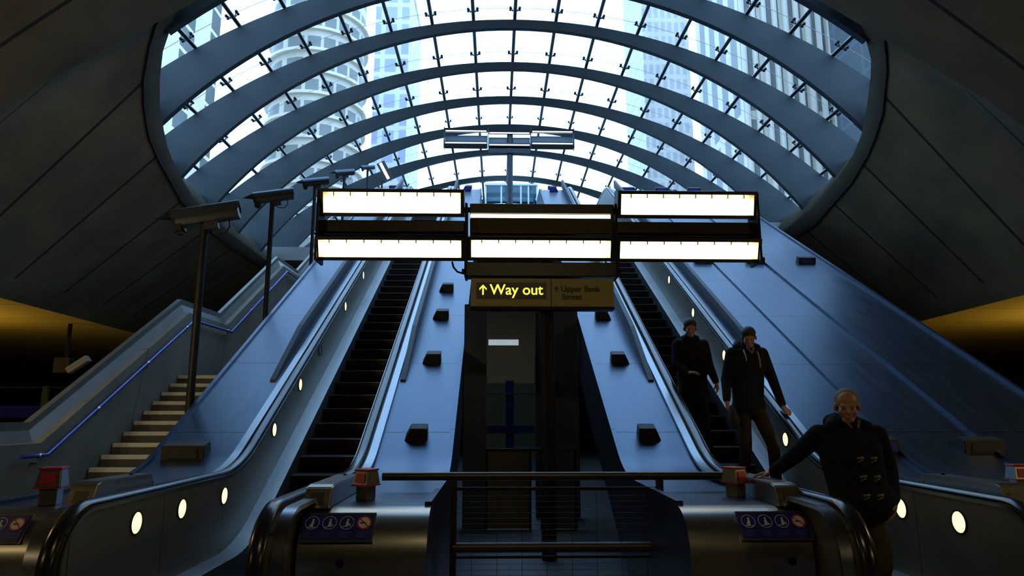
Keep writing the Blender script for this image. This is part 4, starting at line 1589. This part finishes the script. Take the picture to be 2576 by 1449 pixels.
# the man in the hooded jacket with his hand on the rail
Y2 = 8.38
p2 = person((3.12, Y2, .72), 'dark-haired man in a black hooded jacket walking down with one hand on the handrail', {
    'neck': (3.115, Y2 + .02, 2.44), 'chest': (3.11, Y2 + .03, 2.25), 'hip': (3.11, Y2 + .05, 1.80), 'hem': (3.11, Y2 + .05, 1.68),
    'shL': (2.93, Y2 + .03, 2.35), 'elL': (2.85, Y2 + .06, 2.02), 'wrL': (2.805, Y2 - .06, 1.765), 'handL': ((.05, -.12, -1), (-1, 0, 0), 1, 0.6, 1.05),
    'shR': (3.305, Y2 + .03, 2.35), 'elR': (3.43, Y2 + .07, 2.04), 'wrR': (3.50, Y2 - .03, 1.70), 'handR': ((.06, -.82, -.48), (.1, .4, 1), -1, 0.35, 1.05),
    'hpL': (3.03, Y2 + .05, 1.70), 'knL': (3.02, Y2 - .02, 1.22), 'anL': (3.01, Y2 + .10, .80),
    'hpR': (3.19, Y2 + .05, 1.70), 'knR': (3.30, Y2 - .16, 1.24), 'anR': (3.29, Y2 - .20, .72)},
    HM((3.125, Y2 - .05, 2.535), -18, 24, 0, 1.08), (JACK, BROWNT), (short_hair, HAIRD), {'chest': .15, 'waist': .14, 'hem': .15})
blob([('c', (2.98, Y2 + .02, 2.42), (3.05, Y2 + .12, 2.47), .045, .05), ('c', (3.25, Y2 + .02, 2.42), (3.18, Y2 + .12, 2.47), .045, .05), ('c', (3.05, Y2 + .14, 2.46), (3.18, Y2 + .14, 2.46), .06, .06)], 0.012, JACK, 'hood', p2, 4)
for xa, xb, z0, z1 in ((3.03, 3.05, 2.38, 2.24), (3.20, 3.215, 2.36, 2.16)):
    bm = bmesh.new()
    polytube(bm, [(xa, Y2 - .10, z0), (xa + .01, Y2 - .135, (z0 + z1) / 2), (xb, Y2 - .135, z1)], .008, 6)
    obj('drawstring', bm, CORD, p2, smooth=True)
blob([('c', (3.08, Y2 - .09, 2.41), (3.12, Y2 - .125, 2.34), .016, .012), ('c', (3.16, Y2 - .09, 2.41), (3.13, Y2 - .125, 2.34), .016, .012)], 0.007, mat('shirt_grey', (0.12, 0.12, 0.13), 0.8), 'shirt_collar', p2, 3)
bg_ = thing('folded_jacket', (2.84, Y2 - .1, 1.6), 'dark folded jacket hanging from the hooded man\'s lowered hand', 'jacket')
blob([('e', (2.85, Y2 - .10, 1.60), (.05, .07, .12)), ('e', (2.88, Y2 - .09, 1.53), (.06, .06, .09))], 0.012, mat('jacket_blue', (0.012, 0.014, 0.022), 0.8), 'cloth', bg_, 4)

# the man behind him
Y3 = 9.12
p3 = person((2.63, Y3, 1.18), 'dark-coated man higher up the escalator behind the hooded man', {
    'neck': (2.625, Y3 + .02, 2.62), 'chest': (2.63, Y3 + .03, 2.44), 'hip': (2.64, Y3 + .05, 2.03), 'hem': (2.64, Y3 + .05, 1.84),
    'shL': (2.455, Y3 + .03, 2.53), 'elL': (2.41, Y3 - .04, 2.25), 'wrL': (2.52, Y3 - .17, 2.14), 'handL': ((.6, -.4, .0), (0, -.3, 1), -1, 0.6, 1.0),
    'shR': (2.805, Y3 + .03, 2.53), 'elR': (2.885, Y3 + .08, 2.25), 'wrR': (2.945, Y3 + .0, 2.02), 'handR': ((.1, -.2, -1), (1, 0, 0), -1, 0.6, 1.0),
    'hpL': (2.57, Y3 + .05, 1.98), 'knL': (2.58, Y3 - .05, 1.60), 'anL': (2.59, Y3 + .02, 1.24),
    'hpR': (2.71, Y3 + .05, 1.98), 'knR': (2.72, Y3 - .12, 1.58), 'anR': (2.72, Y3 - .25, 1.13)},
    HM((2.625, Y3 - .02, 2.745), -10, 14, 0, 1.05), (COATD, JACK), (short_hair, HAIRD), {'chest': .15, 'waist': .15, 'hem': .165})
blob([('c', (2.56, Y3 - .02, 2.60), (2.69, Y3 - .02, 2.60), .055, .055), ('c', (2.56, Y3 + .07, 2.61), (2.69, Y3 + .07, 2.61), .055, .055)], 0.012, COATD, 'collar', p3, 4)
